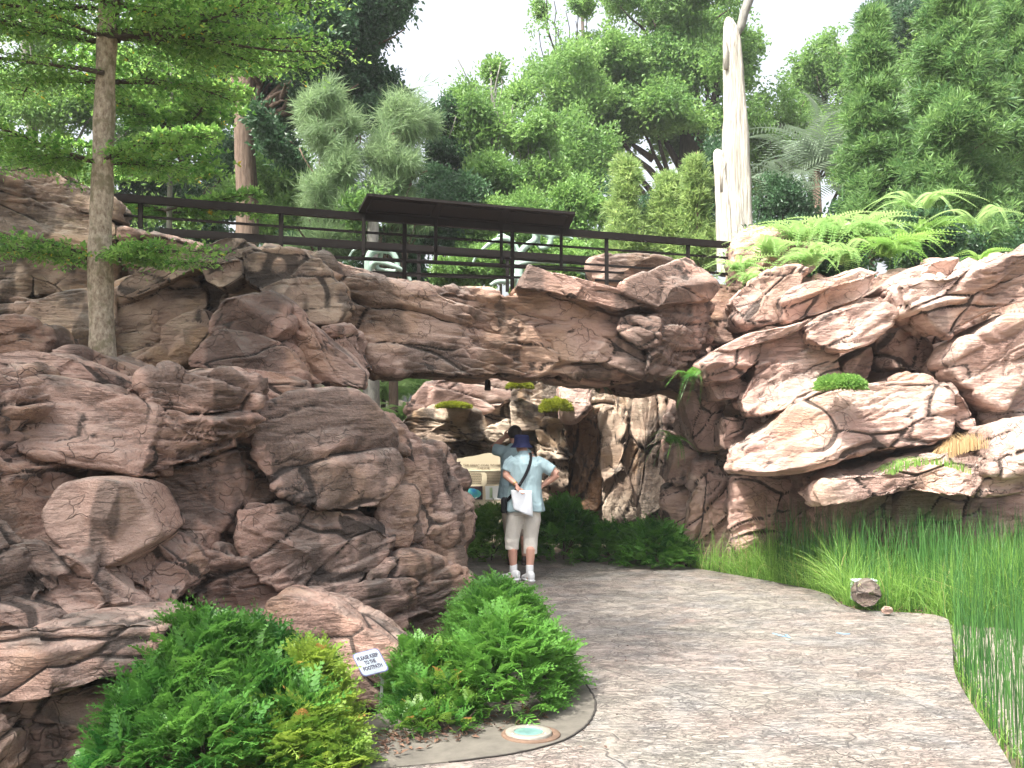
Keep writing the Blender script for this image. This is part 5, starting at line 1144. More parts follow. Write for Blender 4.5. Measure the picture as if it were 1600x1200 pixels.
for yy in (.064, -.063):
    mb = MB(); V_, F_ = tube([O + ey * yy, O + ey * yy + ez * .006], .0032, 8); mb.add(V_, F_); mb.put('screw', M['metal'], SG)
j0 = at(594, 1060, Ys + .0); j1 = at(597, 1063, Ys)
mb = MB(); pb_ = [O - ez * .008, at(586, 1050, Ys + .0) - ez * .008, at(597, 1063, Ys)]; 
mb.bar(O - ez * .008, at(597.5, 1063, Ys), .018, .006)
mb.bar(at(597.5, 1062, Ys), sb + [0, 0, -.1], .018, .006); mb.put('post', M['metal'], SG, False)

# ------------------------------------------------------------------ in-ground light
c_ = ground(826, 1149); IG = thing('ground_light', 'round in-ground light with pale ring and greenish glass, set in the concrete', 'ground light', c_)
M['ringpale'] = plain('pale_steel_ring', (.25, .235, .20), .45, .2, .12, 40)
M['rust'] = plain('rusty_rim', (.12, .075, .05), .8, 0, .3, 30)
M['glass'] = plain('greenish_glass', (.15, .27, .25), .08, 0, .3, 9, spec=.8)
def ringm(c0, r0, r1, z, n=48, h_=.012):
    a = np.arange(n) / n * 2 * np.pi; V = []
    for rr, zz_ in ((r0, z - h_), (r0, z - .002), (r0 + .003, z), (r1 - .003, z), (r1, z - .003), (r1, z - h_)): V.append(np.stack([c0[0] + rr * np.cos(a), c0[1] + rr * np.sin(a), 0 * a + zz_], -1))
    V = np.concatenate(V); i = np.arange(5)[:, None] * n; j = np.arange(n)[None]; k = (j + 1) % n
    return V, np.stack([i + j, i + k, i + n + k, i + n + j], -1).reshape(-1, 4)
mb = MB(); mb.add(*ringm(c_ + [.012, -.01, 0], .118, .158, .014, h_=.03)); mb.put('outer_rim', M['rust'], IG)
mb = MB(); mb.add(*ringm(c_, .078, .124, .024, h_=.03)); mb.put('ring', M['ringpale'], IG)
a = np.arange(40) / 40 * 2 * np.pi; rr_ = [0, .03, .06, .0785]; V = [[c_[0], c_[1], .021]]
for q in rr_[1:]: V += [[c_[0] + q * math.cos(t), c_[1] + q * math.sin(t), .021 - .05 * q * q * 8 * .3] for t in a]
V = np.array(V); Fq = []; j = np.arange(40); k = (j + 1) % 40
Ft = np.stack([j * 0, j + 1, k + 1], -1); Fq = np.concatenate([np.stack([j + 1 + 40 * m, j + 1 + 40 * (m + 1), k + 1 + 40 * (m + 1), k + 1 + 40 * m], -1) for m in (0, 1)])
put('lens', mkmesh('lens', V, [Fq, Ft]), M['glass'], IG)
for k in range(3):
    t = -.5 + k * 2.1; V_, F_ = tube([c_ + [.101 * math.cos(t), .101 * math.sin(t), .022], c_ + [.101 * math.cos(t), .101 * math.sin(t), .0275]], .006, 8); mb = MB(); mb.add(V_, F_); mb.put('bolt', M['metal'], IG)

# ------------------------------------------------------------------ dark rock with a pale light box at the path edge
M['rockdark'] = rock_mat('dark_grey_brown_rock', (.13, .095, .08), (.2, .155, .135), (.07, .055, .05), 0, .3); RA['rockdark'] = (.1, .4)
boulder([(1336, 925), (1342, 912), (1362, 903), (1376, 915), (1379, 935), (1368, 948), (1350, 952), (1336, 942)], 9.35, B=.12, T=.25, amp=.35, mat='rockdark', facets=3, res=.012, parent=None, name='rock')
o = bpy.context.scene.objects['rock']; tag(o, 'small dark rock sitting in the turf at the path edge, before the grass', 'rock')
boulder([(1378, 952), (1384, 947), (1394, 949), (1396, 956), (1388, 960), (1379, 958)], 9.15, B=.03, T=.06, amp=.12, mat='rockB', facets=2, res=.006, parent=None, name='pebble')
o = bpy.context.scene.objects['pebble']; tag(o, 'little reddish stone on the path edge right of the dark rock', 'stone')
M['whitebox'] = plain('weathered_pale_blue_plastic', (.55, .62, .66), .4, 0, .1, 20)
q = at(1342, 912, 9.6); q2 = ground(1342, 940); LB = thing('light_box', 'pale bluish lamp housing tucked behind the small dark rock', 'lamp housing', (q[0], q[1], 0))
mb = MB(); mb.box(q + [.06, .08, -.08], (.20, .10, .18)); b1 = mb.put('housing', M['whitebox'], LB, False)
mb = MB(); mb.box(q + [.065, .07, .022], (.23, .13, .018)); mb.put('cover', M['whitebox'], LB, False)
for o_ in LB.children:
    bv = o_.modifiers.new('b', 'BEVEL'); bv.width = .012; bv.segments = 2
# chalk marks
M['chalk'] = plain('pale_blue_chalk', (.22, .42, .62), .9)
for k, (pts_, lab) in enumerate([([(1208, 990), (1222, 994), (1234, 997), (1228, 992)], 'pale blue chalk mark on the path, left of the two'), ([(1308, 989), (1318, 991), (1328, 991)], 'pale blue chalk mark on the path, right of the two')]):
    g = np.array([ground(*q_) for q_ in pts_]); g[:, 2] = .003; mb = MB(); mb.tube(g, np.stack([np.full(len(g), .002), np.full(len(g), .012)], -1), 6); tag(mb.put('chalk_mark', M['chalk']), lab, 'chalk mark', 'chalk marks on the path')
# leaf litter
M['litter'] = leaf_mat('dry_brown_leaves', (.05, .025, .018), (.22, .13, .085), .1, .8)
def litter(poly_px, n, seed, label, z=.012, zf=None, sz=1.):
    r = np.random.default_rng(seed); poly = np.array([ground(*q_)[:2] for q_ in poly_px]); lo, hi = poly.min(0), poly.max(0)
    P = lo + r.random((n * 6, 2)) * (hi - lo); P = P[in_poly(P, poly)][:n]; n = len(P); P = np.c_[P, np.full(n, z)]
    a = r.uniform(0, 6.28, n); d = np.stack([np.cos(a), np.sin(a), r.uniform(-.1, .35, n)], -1)
    V, F, t = inst(leafq(.07, .026, .5, -.1), np.array([[0, 1, 2, 3]]), frames(d, r.uniform(-.6, .6, n)), P, .7 * sz * r.uniform(.5, 1.3, n), r.random(n))
    tag(leafmesh('leaf_litter', V, F, t, M['litter']), label, 'fallen leaves', kind='stuff')
litter([(590, 1150), (640, 1140), (760, 1125), (800, 1085), (860, 1120), (800, 1140), (700, 1165), (600, 1190), (560, 1215)], 230, 801, 'brown fallen leaves scattered under the front edge of the shrubs')
litter([(860, 1060), (920, 1080), (925, 1130), (850, 1180), (1000, 1190), (1000, 1000), (900, 980)], 26, 802, 'few scattered fallen leaves on the concrete near the ground light', sz=.6)
litter([(1290, 935), (1310, 950), (1380, 958), (1480, 962), (1480, 952), (1380, 948), (1320, 935)], 160, 803, 'dry leaves caught along the far kerb of the path', z=.004, sz=.8)
r = np.random.default_rng(9); n = 160; P = np.stack([r.uniform(-3.3, -2.55, n), r.uniform(8.5, 9.4, n), np.full(n, 2.08)], -1); a = r.uniform(0, 6.28, n)
V, F, t = inst(leafq(.08, .03, .5, -.1), np.array([[0, 1, 2, 3]]), frames(np.stack([np.cos(a), np.sin(a), r.uniform(-.1, .4, n)], -1), r.uniform(-.6, .6, n)), P, r.uniform(.6, 1.3, n), r.random(n))
tag(leafmesh('leaf_litter', V, F, t, M['litter']), 'dry leaves lying on the rock shelf beside the foot of the pale trunk', 'fallen leaves', kind='stuff')

# ------------------------------------------------------------------ information board behind the walkers
M['sand'] = plain('sand_coloured_board', (.60, .50, .34), .7, 0, .1, 14, .003)
M['sandpale'] = plain('pale_cream_panel', (.66, .57, .40), .55)
M['cream'] = plain('cream_line', (.85, .80, .60), .6)
M['textbrown'] = plain('brown_print', (.16, .11, .07), .7)
M['darkmaroon'] = plain('dark_maroon_print', (.055, .03, .035), .5)
M['white'] = plain('white_print', (.8, .82, .78), .5)
M['greenprint'] = plain('pale_green_print', (.45, .60, .33), .6)
s = N('blue_globe_print'); g_ = s.n('NewGeometry'); sx_ = s.n('SeparateXYZ', {0: g_.outputs['Position']})
M['globe'] = s.out_(s.n('BsdfPrincipled', {'Base Color': s.mix(s.ramp(s.noise(s.pos(), 9, 3), [(.4, 0.), (.6, 1.)]), (.03, .22, .50), (.10, .45, .42)), 'Roughness': .4}).outputs[0])
YB = 15.3
IB = thing('information_board', 'sand-coloured information board with rough top edge, left of the two walkers', 'information board', (x0(752, YB), YB, 0))
bd = lambda x_, y_, dy=0.: at(x_, y_, YB + dy)
top = [(690, 722), (706, 716), (712, 717), (722, 716), (728, 714), (738, 713), (748, 711), (755, 709), (764, 708), (772, 709), (783, 713), (795, 718), (812, 722)]
poly = [bd(*q_) for q_ in top] + [bd(812, 789), bd(690, 789)]
def flat(polyw, th, mat, name, parent, dy=0.):
    import mathutils.geometry as mg
    p = np.array(polyw, float); p[:, 1] += dy; n = len(p); T = np.array(mg.tessellate_polygon([[Vector(q_) for q_ in p]])); k = np.arange(n); kk = (k + 1) % n
    nn = np.cross(p[T[:, 1]] - p[T[:, 0]], p[T[:, 2]] - p[T[:, 0]]); T = np.where((nn[:, 1] < 0)[:, None], T, T[:, ::-1])
    return put(name, mkmesh(name, np.vstack([p, p + [0, th, 0]]), [T, T[:, ::-1] + n, np.stack([k, kk, kk + n, k + n], -1)], False), mat, parent)
flat(poly, .06, M['sandpale'], 'board', IB)
flat([bd(690, 789.5), bd(812, 789.5), bd(812, 850), bd(690, 850)], .05, M['sand'], 'base', IB, .03)
flat([bd(712, 734.5), bd(812, 734.5), bd(812, 736), bd(712, 736)], .004, M['cream'], 'line', IB, -.006)
def put_text(body, px, py, wpx, hpx, mat, bold=.0):
    me = text_mesh(body, 1.0, bold); v = np.array([w_.co[:2] for w_ in me.vertices]); lo, hi = v.min(0), v.max(0); k = YB / 1600
    sx_ = wpx * k / (hi[0] - lo[0]); sy_ = hpx * k / (hi[1] - lo[1]); c0 = (lo + hi) / 2; o_ = bd(px, py, -.008)
    place(me, o_ - np.array([c0[0] * sx_, 0, c0[1] * sy_]), (1, 0, 0), (0, 0, 1), sx_, sy_); return put('lettering', me, mat, IB)
put_text('THE GREAT COAL SWAMPS', 754.5, 726.8, 62, 3.4, M['textbrown'], .02)
put_text('\u5927\u7164\u6cbc\u6fa4', 755, 731.5, 20, 3.0, M['textbrown'], .01)
# two columns of small brown print, drawn as rows of broken strokes
for (xa, xb, ya, yb, nrow, sd_) in ((718, 752.5, 739, 755, 7, 3), (758, 792, 738, 755, 8, 4)):
    rr = np.random.default_rng(sd_); mb = MB()
    for k in range(nrow):
        y_ = ya + (yb - ya) * k / (nrow - 1); x_ = xa + (2.5 if k else 0)
        while x_ < xb - 1:
            l = rr.uniform(1.0, 4.2); l = min(l, xb - x_); c0 = bd(x_ + l / 2, y_, -.004); mb.box(c0, (l * YB / 1600, .003, .0065)); x_ += l + rr.uniform(.5, .9)
    mb.put('print', M['textbrown'], IB, False)
flat([bd(730, 760), bd(754, 759.5), bd(754, 780.5), bd(730, 780.5)], .004, M['darkmaroon'], 'picture', IB, -.006)
gl = [(731, 764), (735, 763), (741, 763.5), (747, 765.5), (751, 768.5), (752, 772), (750, 775.5), (746, 778), (741, 778.5), (736, 776), (731, 772)]
flat([bd(*q_) for q_ in gl], .003, M['globe'], 'picture_globe', IB, -.010)
flat([bd(741.5, 778), bd(746, 776), bd(745, 778.5), bd(742, 779.2)], .003, M['white'], 'picture_detail', IB, -.013)
flat([bd(758, 759.3), bd(784, 759), bd(784, 780.5), bd(759, 780.5)], .004, M['white'], 'chart', IB, -.006)
mb = MB()
for x_, w_ in ((766, 1.6), (768.3, 1.8)): mb.box(bd(x_, 770, -.009), (w_ * YB / 1600, .003, 16 * YB / 1600))
mb.put('chart_bar', M['greenprint'], IB, False)
# small dark fixture hanging under the arch
f0 = at(762, 592, 12.2); FX = thing('spotlight', 'small black fixture hanging from the underside of the arch', 'light', f0)
mb = MB(); mb.bar(f0 + [0, 0, .1], f0 - [0, 0, .02], .02, .02); mb.put('bracket', M['rail'], FX, False)
V_, F_ = tube([f0 - [0, 0, .01], f0 - [0, 0, .03], f0 - [0, 0, .13], f0 - [0, 0, .14]], [.025, .035, .04, .034], 14); put('lamp_body', mkmesh('l', V_, F_), M['rail'], FX)

# ------------------------------------------------------------------ people
s = N('sunned_skin'); M['skin'] = s.out_(s.n('BsdfPrincipled', {'Base Color': s.mix(s.noise(s.pos(), 12, 3), (.50, .26, .19), (.60, .34, .25)), 'Roughness': .5, 'Subsurface Weight': .08, 'Subsurface Radius': (.02, .008, .005)}).outputs[0])
def cloth(name, col, wrinkle=.012, stripe=None):
    s = N(name); p = s.pos((1, 1, .6)); h = s.math('MULTIPLY', s.noise(p, 7, 3, .5, .8), wrinkle * 2); c = s.mix(s.noise(s.pos(), 60, 2), tuple(x * .93 for x in col), tuple(min(1, x * 1.07) for x in col))
    if stripe: 
        wv_ = s.n('TexWave', {'Vector': s.pos((1, .3, .15)), 'Scale': 30.0, 'Distortion': 1.0}); c = s.mix(s.math('MULTIPLY', wv_.outputs[1], .35), c, stripe)
    return s.out_(s.n('BsdfPrincipled', {'Base Color': c, 'Roughness': .85, 'Normal': s.n('Bump', {'Strength': 1., 'Distance': 1., 'Height': h}).outputs[0], 'Specular IOR Level': .2}).outputs[0])
M['shirt'] = cloth('pale_blue_cotton', (.34, .46, .49), .02, (.27, .38, .42)); M['pants'] = cloth('cream_cotton', (.60, .56, .50), .018)
M['hat'] = cloth('navy_cotton', (.007, .009, .040), .003); M['sock'] = cloth('white_sock', (.78, .78, .78), .004); M['black'] = cloth('black_webbing', (.012, .012, .014), .002)
M['shoe'] = plain('white_trainer_leather', (.72, .72, .72), .45, 0, .06, 30); M['shoegrey'] = plain('grey_trainer_trim', (.30, .31, .33), .5); M['hair'] = plain('dark_hair', (.022, .016, .013), .5, 0, .4, 90, .004)
M['paper'] = plain('white_paper', (.80, .82, .86), .6, 0, .03, 20, .004); M['gold'] = plain('gold_bracelet', (.65, .42, .12), .3, .9); M['brownshoe'] = plain('brown_leather_shoe', (.05, .03, .025), .5); M['stone'] = cloth('stone_trousers', (.36, .29, .23), .01)
def hand(mb, wrist, dirv, palmn, sc=1., curl=.6, side=1):
    """palm, four unequal bent fingers and a thumb from the side of the palm"""
    d = np.array(dirv, float); d /= np.linalg.norm(d); pn = np.array(palmn, float); pn -= d * (pn @ d); pn /= np.linalg.norm(pn); sd = np.cross(d, pn) * side; w_ = np.array(wrist, float)
    mb.tube([w_ - d * .01, w_ + d * .03 * sc, w_ + d * .065 * sc, w_ + d * .085 * sc], np.array([[.022, .019], [.018, .034], [.017, .040], [.012, .036]]) * sc if abs((frames(d[None], np.zeros(1))[0][:, 2]) @ pn) > .5 else np.array([[.019, .022], [.034, .018], [.040, .017], [.036, .012]]) * sc, 10)
    for k, L in enumerate((.070, .078, .073, .058)):
        o = w_ + d * .078 * sc + sd * (-.029 + .0195 * k) * sc; p = [o - d * .01]; a = 0.; dd = d.copy(); q = o
        for j, f in enumerate((.45, .32, .23)):
            a += curl * (.5 + .12 * k); dd = d * math.cos(a) + pn * math.sin(a); q = q + dd * L * f * sc; p.append(q)
        mb.tube(p, np.array([.0092, .0090, .0082, .0068]) * sc, 8)
    o = w_ + d * .025 * sc - sd * .022 * sc; t1 = o - sd * .028 * sc + d * .022 * sc + pn * .008; t2 = t1 + d * .028 * sc - sd * .006 * sc + pn * .012 * sc
    mb.tube([o, t1, t2, t2 + d * .018 * sc + pn * .008 * sc], np.array([.014, .0115, .0100, .0078]) * sc, 8)
def head_mesh(mb, c, face=(0, 1, 0), s_=1.):
    """skull, jaw, nose, ears, brow; c centre of the head, face direction"""
    f = np.array(face, float); f /= np.linalg.norm(f); sd = np.cross(f, [0, 0, 1.]); sd /= np.linalg.norm(sd); up = np.cross(sd, f); c = np.array(c, float)
    def ell(o, r_, n=14, m=10):
        th = np.linspace(0, np.pi, m); V = []
        for t in th:
            a = np.arange(n) / n * 2 * np.pi; V.append(c + o[0] * sd + o[1] * f + o[2] * up + (np.cos(a) * np.sin(t) * r_[0])[:, None] * sd + (np.sin(a) * np.sin(t) * r_[1])[:, None] * f + np.cos(t) * r_[2] * up)
        V = np.concatenate(V); i = np.arange(m - 1)[:, None] * n; j = np.arange(n)[None]; k = (j + 1) % n; mb.add(V, np.stack([i + j, i + n + j, i + n + k, i + k], -1).reshape(-1, 4))
    ell((0, -.01 * s_, .03 * s_), (.075 * s_, .092 * s_, .082 * s_)); ell((0, .02 * s_, -.03 * s_), (.062 * s_, .068 * s_, .082 * s_)); ell((0, .055 * s_, -.085 * s_), (.03 * s_, .028 * s_, .022 * s_))
    ell((0, .088 * s_, .035 * s_), (.045 * s_, .012 * s_, .010 * s_)); ell((0, .098 * s_, -.005 * s_), (.011 * s_, .018 * s_, .028 * s_)); ell((0, .106 * s_, -.018 * s_), (.016 * s_, .014 * s_, .010 * s_))
    ell((0, .082 * s_, -.052 * s_), (.024 * s_, .012 * s_, .010 * s_))
    for q in (-1, 1):
        ell((q * .077 * s_, -.005 * s_, -.005 * s_), (.010 * s_, .018 * s_, .030 * s_)); ell((q * .030 * s_, .078 * s_, .012 * s_), (.014 * s_, .012 * s_, .010 * s_))
def eyes(c, face, s_, parent):
    f = np.array(face, float); f /= np.linalg.norm(f); sd = np.cross(f, [0, 0, 1.]); sd /= np.linalg.norm(sd); up = np.cross(sd, f)
    for q in (-1, 1):
        o = np.array(c) + (q * .030 * sd + .088 * f + .014 * up) * s_; V_, F_ = tube([o - f * .006, o, o + f * .003], [.004, .006, .003], 8); put('eye', mkmesh('e', V_, F_), M['hair'], parent)

FY = 11.45; PX = x0(818, FY); pg = np.array([PX, FY, 0.0])
K = lambda x_, y_, z_: pg + np.array([x_, y_, z_])
PE = thing('person', 'person seen from behind in navy bucket hat, pale blue shirt and cream three-quarter trousers', 'person', pg)
mb = MB()
# legs (x to the right, y away from the camera)
for (hx, kx, ax_, fy, az0) in ((-.085, -.125, -.112, -.02, .02), (.085, .075, .066, -.10, .02)):
    mb.tube([K(hx, 0, .86), K(hx * 1.15, .0, .70), K(kx, .015, .45), K(kx + .002, fy * .5 - .015, .33), K(ax_, fy, .12), K(ax_, fy, .05)], [.09, .085, .056, .056, .036, .036], 14)
    mb.tube([K(ax_, fy - .05, .04), K(ax_ - .01, fy + .06, .04), K(ax_ - .02, fy + .15, .035)], [.034, .036, .03], 12)
V_, F_ = loft([(PX, FY, .80, .14, .10), (PX, FY, .88, .17, .12), (PX + .01, FY, 1.0, .15, .10), (PX + .02, FY, 1.15, .16, .105), (PX + .02, FY - .005, 1.28, .17, .10), (PX + .02, FY, 1.35, .13, .075), (PX + .01, FY + .01, 1.40, .06, .055)]); mb.add(V_, F_)
mb.tube([K(.01, .0, 1.34), K(0, .02, 1.42), K(-.015, .035, 1.47)], [.055, .05, .05], 12)
hc = K(-.02, .045, 1.49); FD = (-.35, 1, .0); head_mesh(mb, hc, FD, .92)
# left arm: elbow out to the left, forearm behind the back
mb.tube([K(-.12, 0, 1.31), K(-.165, -.01, 1.25), K(-.20, -.02, 1.155)], [.052, .047, .040], 12)
mb.tube([K(-.20, -.02, 1.155), K(-.15, -.10, 1.115), K(-.085, -.165, 1.06)], [.041, .036, .026], 12)
hand(mb, K(-.085, -.165, 1.06), (.55, -.10, -.75), (.3, -.3, .2), .95, .45, -1)
# right arm: elbow out to the right, hand on hip
mb.tube([K(.17, 0, 1.30), K(.27, -.01, 1.24), K(.375, -.03, 1.165)], [.050, .046, .040], 12)
mb.tube([K(.375, -.03, 1.165), K(.30, .0, 1.10), K(.215, .03, 1.045)], [.041, .036, .026], 12)
hand(mb, K(.215, .03, 1.045), (-.55, -.25, -.65), (-.8, .3, .1), .95, .35, 1)
body = put('body', fused(mb, .0062, 3), M['skin'], PE); eyes(hc, FD, .92, body)
# clothing
mb = MB(); V_, F_ = loft([(PX + .015, FY - .0, .755, .225, .150), (PX + .015, FY, .80, .218, .148), (PX + .015, FY, .92, .195, .138), (PX + .02, FY, 1.05, .182, .125), (PX + .025, FY - .005, 1.18, .190, .125), (PX + .03, FY - .005, 1.28, .190, .118), (PX + .02, FY, 1.345, .155, .095), (PX + .008, FY + .01, 1.385, .075, .07), (PX + .0, FY + .012, 1.41, .062, .062)]); mb.add(V_, F_)
mb.tube([K(-.09, 0, 1.32), K(-.150, -.005, 1.275), K(-.188, -.015, 1.195)], [.080, .076, .067], 14)
mb.tube([K(.13, 0, 1.305), K(.23, -.008, 1.26), K(.325, -.02, 1.20)], [.078, .076, .070], 14)
me = fused(mb, .008, 5); n_ = len(me.vertices); co = np.empty(n_ * 3, np.float32); me.vertices.foreach_get('co', co); co = co.reshape(-1, 3); nn = np.empty(n_ * 3, np.float32); me.vertices.foreach_get('normal', nn); nn = nn.reshape(-1, 3)
q = co.copy(); q[:, 2] *= .45; co += nn * (.012 * fbm(q * 9, 3, 5) + .006 * np.sin(np.arctan2(co[:, 1] - FY, co[:, 0] - PX) * 9) * sstep(1.1, .78, co[:, 2]))[:, None]; me.vertices.foreach_set('co', co.ravel()); me.update()
sh = put('shirt', me, M['shirt'], PE)
mb = MB(); V_, F_ = tube([K(.0, .012, 1.395), K(-.002, .016, 1.418)], [.068, .064], 18, False); mb.add(V_, F_); mb.put('collar', M['shirt'], sh)
mb = MB(); V_, F_ = loft([(PX + .0, FY, .72, .165, .125), (PX, FY, .80, .18, .13), (PX + .005, FY, .90, .17, .12)]); mb.add(V_, F_)
for (hx, kx, zb_, fy) in ((-.085, -.128, .335, .0), (.085, .078, .29, -.03)):
    mb.tube([K(hx, 0, .80), K(hx * 1.12, .0, .66), K(kx, .008, .46), K(kx - .002, fy, zb_ + .05), K(kx - .003, fy, zb_)], [.102, .100, .082, .077, .078], 18)
me = fused(mb, .0075, 3); n_ = len(me.vertices); co = np.empty(n_ * 3, np.float32); me.vertices.foreach_get('co', co); co = co.reshape(-1, 3); nn = np.empty(n_ * 3, np.float32); me.vertices.foreach_get('normal', nn); nn = nn.reshape(-1, 3)
q = co.copy(); q[:, 2] *= .6; co += nn * (.009 * fbm(q * 11, 3, 9))[:, None]; me.vertices.foreach_set('co', co.ravel()); me.update(); put('trousers', me, M['pants'], PE)
# bucket hat
V_, F_ = loft([(hc[0], hc[1] - .005, 1.462, .128, .140), (hc[0], hc[1] - .005, 1.466, .126, .138), (hc[0], hc[1] - .005, 1.50, .098, .112), (hc[0], hc[1], 1.525, .088, .102), (hc[0], hc[1], 1.575, .084, .098), (hc[0], hc[1], 1.60, .078, .090), (hc[0], hc[1], 1.607, .05, .06)]); put('hat', mkmesh('hat', V_, F_), M['hat'], PE)
# strap, bag, paper, bracelet
st = [K(.055, .07, 1.40), K(.075, .0, 1.408), K(.083, -.07, 1.372), K(.075, -.115, 1.30), K(.04, -.140, 1.20), K(-.02, -.148, 1.09), K(-.09, -.15, .99), K(-.165, -.12, .90), K(-.205, -.06, .86)]
t = np.linspace(0, len(st) - 1, 40); st = np.array(st); q = np.stack([np.interp(t, np.arange(len(st)), st[:, k]) for k in range(3)], -1)
for _ in range(5): q[1:-1] = (q[:-2] + 2 * q[1:-1] + q[2:]) / 4
bg_ = thing('shoulder_bag', 'small black bag on a long strap across the back of the person in the hat', 'bag', K(-.22, -.03, .78))
mb = MB(); mb.tube(q, np.stack([np.full(40, .004), np.full(40, .017)], -1), 8); mb.put('strap', M['black'], bg_)
mb = MB(); V_, F_ = loft([(PX - .215, FY - .03, .74, .030, .085), (PX - .218, FY - .03, .76, .038, .095), (PX - .215, FY - .03, .88, .036, .092), (PX - .21, FY - .03, .91, .026, .08)]); mb.add(V_, F_); mb.put('bag_body', M['black'], bg_)
P4 = [K(-.143, -.175, 1.0), K(.086, -.185, .994), K(.10, -.175, .706), K(-.112, -.19, .79)]; n = 12; V = []
for a in range(n):
    for b_ in range(n):
        u, v = a / (n - 1), b_ / (n - 1); pt = lerp(lerp(P4[0], P4[1], u), lerp(P4[3], P4[2], u), v); V.append(pt + np.array([0, -.02 * math.sin(u * 3.1) + .006 * math.sin(u * 9 + v * 5), 0]))
V = np.array(V); i = np.arange(n - 1)[:, None] * n; j = np.arange(n - 1)[None]; F = np.stack([i + j, i + n + j, i + n + j + 1, i + j + 1], -1).reshape(-1, 4)
o = put('paper', mkmesh('paper', V, F), M['paper']); tag(o, 'white folded sheet held behind the back by the person in the hat', 'paper'); so = o.modifiers.new('s', 'SOLIDIFY'); so.thickness = .003
V_, F_ = tube([K(-.088, -.16, 1.062), K(-.096, -.153, 1.070)], .030, 14, False); o = put('bracelet', mkmesh('b', V_, F_), M['gold'], body)
so = o.modifiers.new('s', 'SOLIDIFY'); so.thickness = .004
def shoe(ax_, fy, yaw, parent, mat, trim, s_=1.):
    d = np.array([math.sin(yaw), math.cos(yaw), 0]); o = K(ax_, fy, 0); sd = np.array([d[1], -d[0], 0])
    def L(r_): # rings along the length: (along, half width, height)
        V = []; n = 16
        for (al, hw, h0, h1) in r_:
            a = np.arange(n) / n * 2 * np.pi; V.append(o + d * al * s_ + (np.sign(np.cos(a)) * abs(np.cos(a)) ** .7 * hw * s_)[:, None] * sd + np.array([0, 0, 1.]) * ((h0 + h1) / 2 + np.sign(np.sin(a)) * abs(np.sin(a)) ** .7 * (h1 - h0) / 2)[:, None] * s_)
        m = len(V); V = np.concatenate(V); i = np.arange(m - 1)[:, None] * n; j = np.arange(n)[None]; k = (j + 1) % n; c0 = len(V); V = np.vstack([V, V[:n].mean(0), V[-n:].mean(0)]); jj = np.arange(n); kk = (jj + 1) % n
        return V, [np.stack([i + j, i + n + j, i + n + k, i + k], -1).reshape(-1, 4), np.stack([jj, kk, jj * 0 + c0], -1), np.stack([kk + (m - 1) * n, jj + (m - 1) * n, jj * 0 + c0 + 1], -1)]
    V_, F_ = L([(-.078, .020, .03, .07), (-.07, .034, .015, .105), (-.03, .041, .012, .115), (.02, .042, .012, .10), (.08, .046, .012, .07), (.13, .046, .012, .058), (.165, .034, .014, .045), (.178, .016, .018, .035)]); so_ = put('shoe', mkmesh('shoe', V_, F_), mat, parent)
    V_, F_ = L([(-.084, .022, .0, .022), (-.074, .038, .0, .026), (.0, .044, .0, .024), (.09, .050, .0, .022), (.14, .049, .0, .022), (.175, .034, .0, .024), (.188, .014, .004, .024)]); put('sole', mkmesh('sole', V_, F_), mat, so_)
    mb = MB()
    for k in range(3):
        c0 = o + d * (.03 + .02 * k) * s_ + np.array([0, 0, (.092 - .011 * k) * s_]); mb.tube([c0 - sd * .03 * s_ + [0, 0, -.01], c0 + [0, 0, .008], c0 + sd * .03 * s_ + [0, 0, -.01]], .004, 6)
    mb.put('trim', trim, so_)
shoe(-.112, -.03, -.9, PE, M['shoe'], M['shoegrey']); shoe(.066, -.11, -.35, PE, M['shoe'], M['shoegrey'])
for ax_, fy in ((-.112, -.02), (.066, -.10)):
    V_, F_ = tube([K(ax_, fy, .07), K(ax_, fy, .12), K(ax_, fy + .002, .165), K(ax_, fy + .003, .175)], [.043, .042, .043, .040], 16); put('sock', mkmesh('sock', V_, F_), M['sock'], PE)

# second walker, mostly hidden behind the first, facing the wall with an arm raised to the head
FY2 = 12.75; PX2 = x0(806, FY2); pg2 = np.array([PX2, FY2, 0.]); K = lambda x_, y_, z_: pg2 + np.array([x_, y_, z_])
P2 = thing('person', 'taller dark-haired person in pale blue shirt, arm raised to the face, behind the hat wearer', 'person', pg2)
mb = MB()
for (hx, ax_) in ((-.09, -.06), (.09, .11)):
    mb.tube([K(hx, 0, .92), K(hx, .0, .72), K((hx + ax_) / 2, .015, .48), K(ax_, -.01, .34), K(ax_, 0, .12), K(ax_, 0, .05)], [.09, .085, .058, .058, .038, .038], 14); mb.tube([K(ax_, -.05, .045), K(ax_, .06, .04), K(ax_, .15, .035)], [.036, .038, .03], 12)
V_, F_ = loft([(PX2, FY2, .86, .14, .10), (PX2, FY2, .95, .17, .12), (PX2, FY2, 1.1, .155, .105), (PX2, FY2, 1.25, .17, .11), (PX2, FY2, 1.37, .18, .105), (PX2, FY2, 1.45, .12, .08), (PX2, FY2, 1.49, .06, .055)]); mb.add(V_, F_)
mb.tube([K(0, 0, 1.42), K(-.01, .01, 1.50), K(-.015, .02, 1.56)], [.058, .054, .052], 12)
hc2 = K(-.015, .035, 1.60); FD2 = (-.3, 1, .05); head_mesh(mb, hc2, FD2, .98)
mb.tube([K(-.15, 0, 1.40), K(-.22, .02, 1.42), K(-.285, .06, 1.435)], [.055, .05, .043], 12); mb.tube([K(-.285, .06, 1.435), K(-.22, .12, 1.50), K(-.15, .15, 1.565)], [.043, .038, .028], 12); hand(mb, K(-.15, .15, 1.565), (.75, .05, .45), (0, -1, .2), 1., .5, 1)
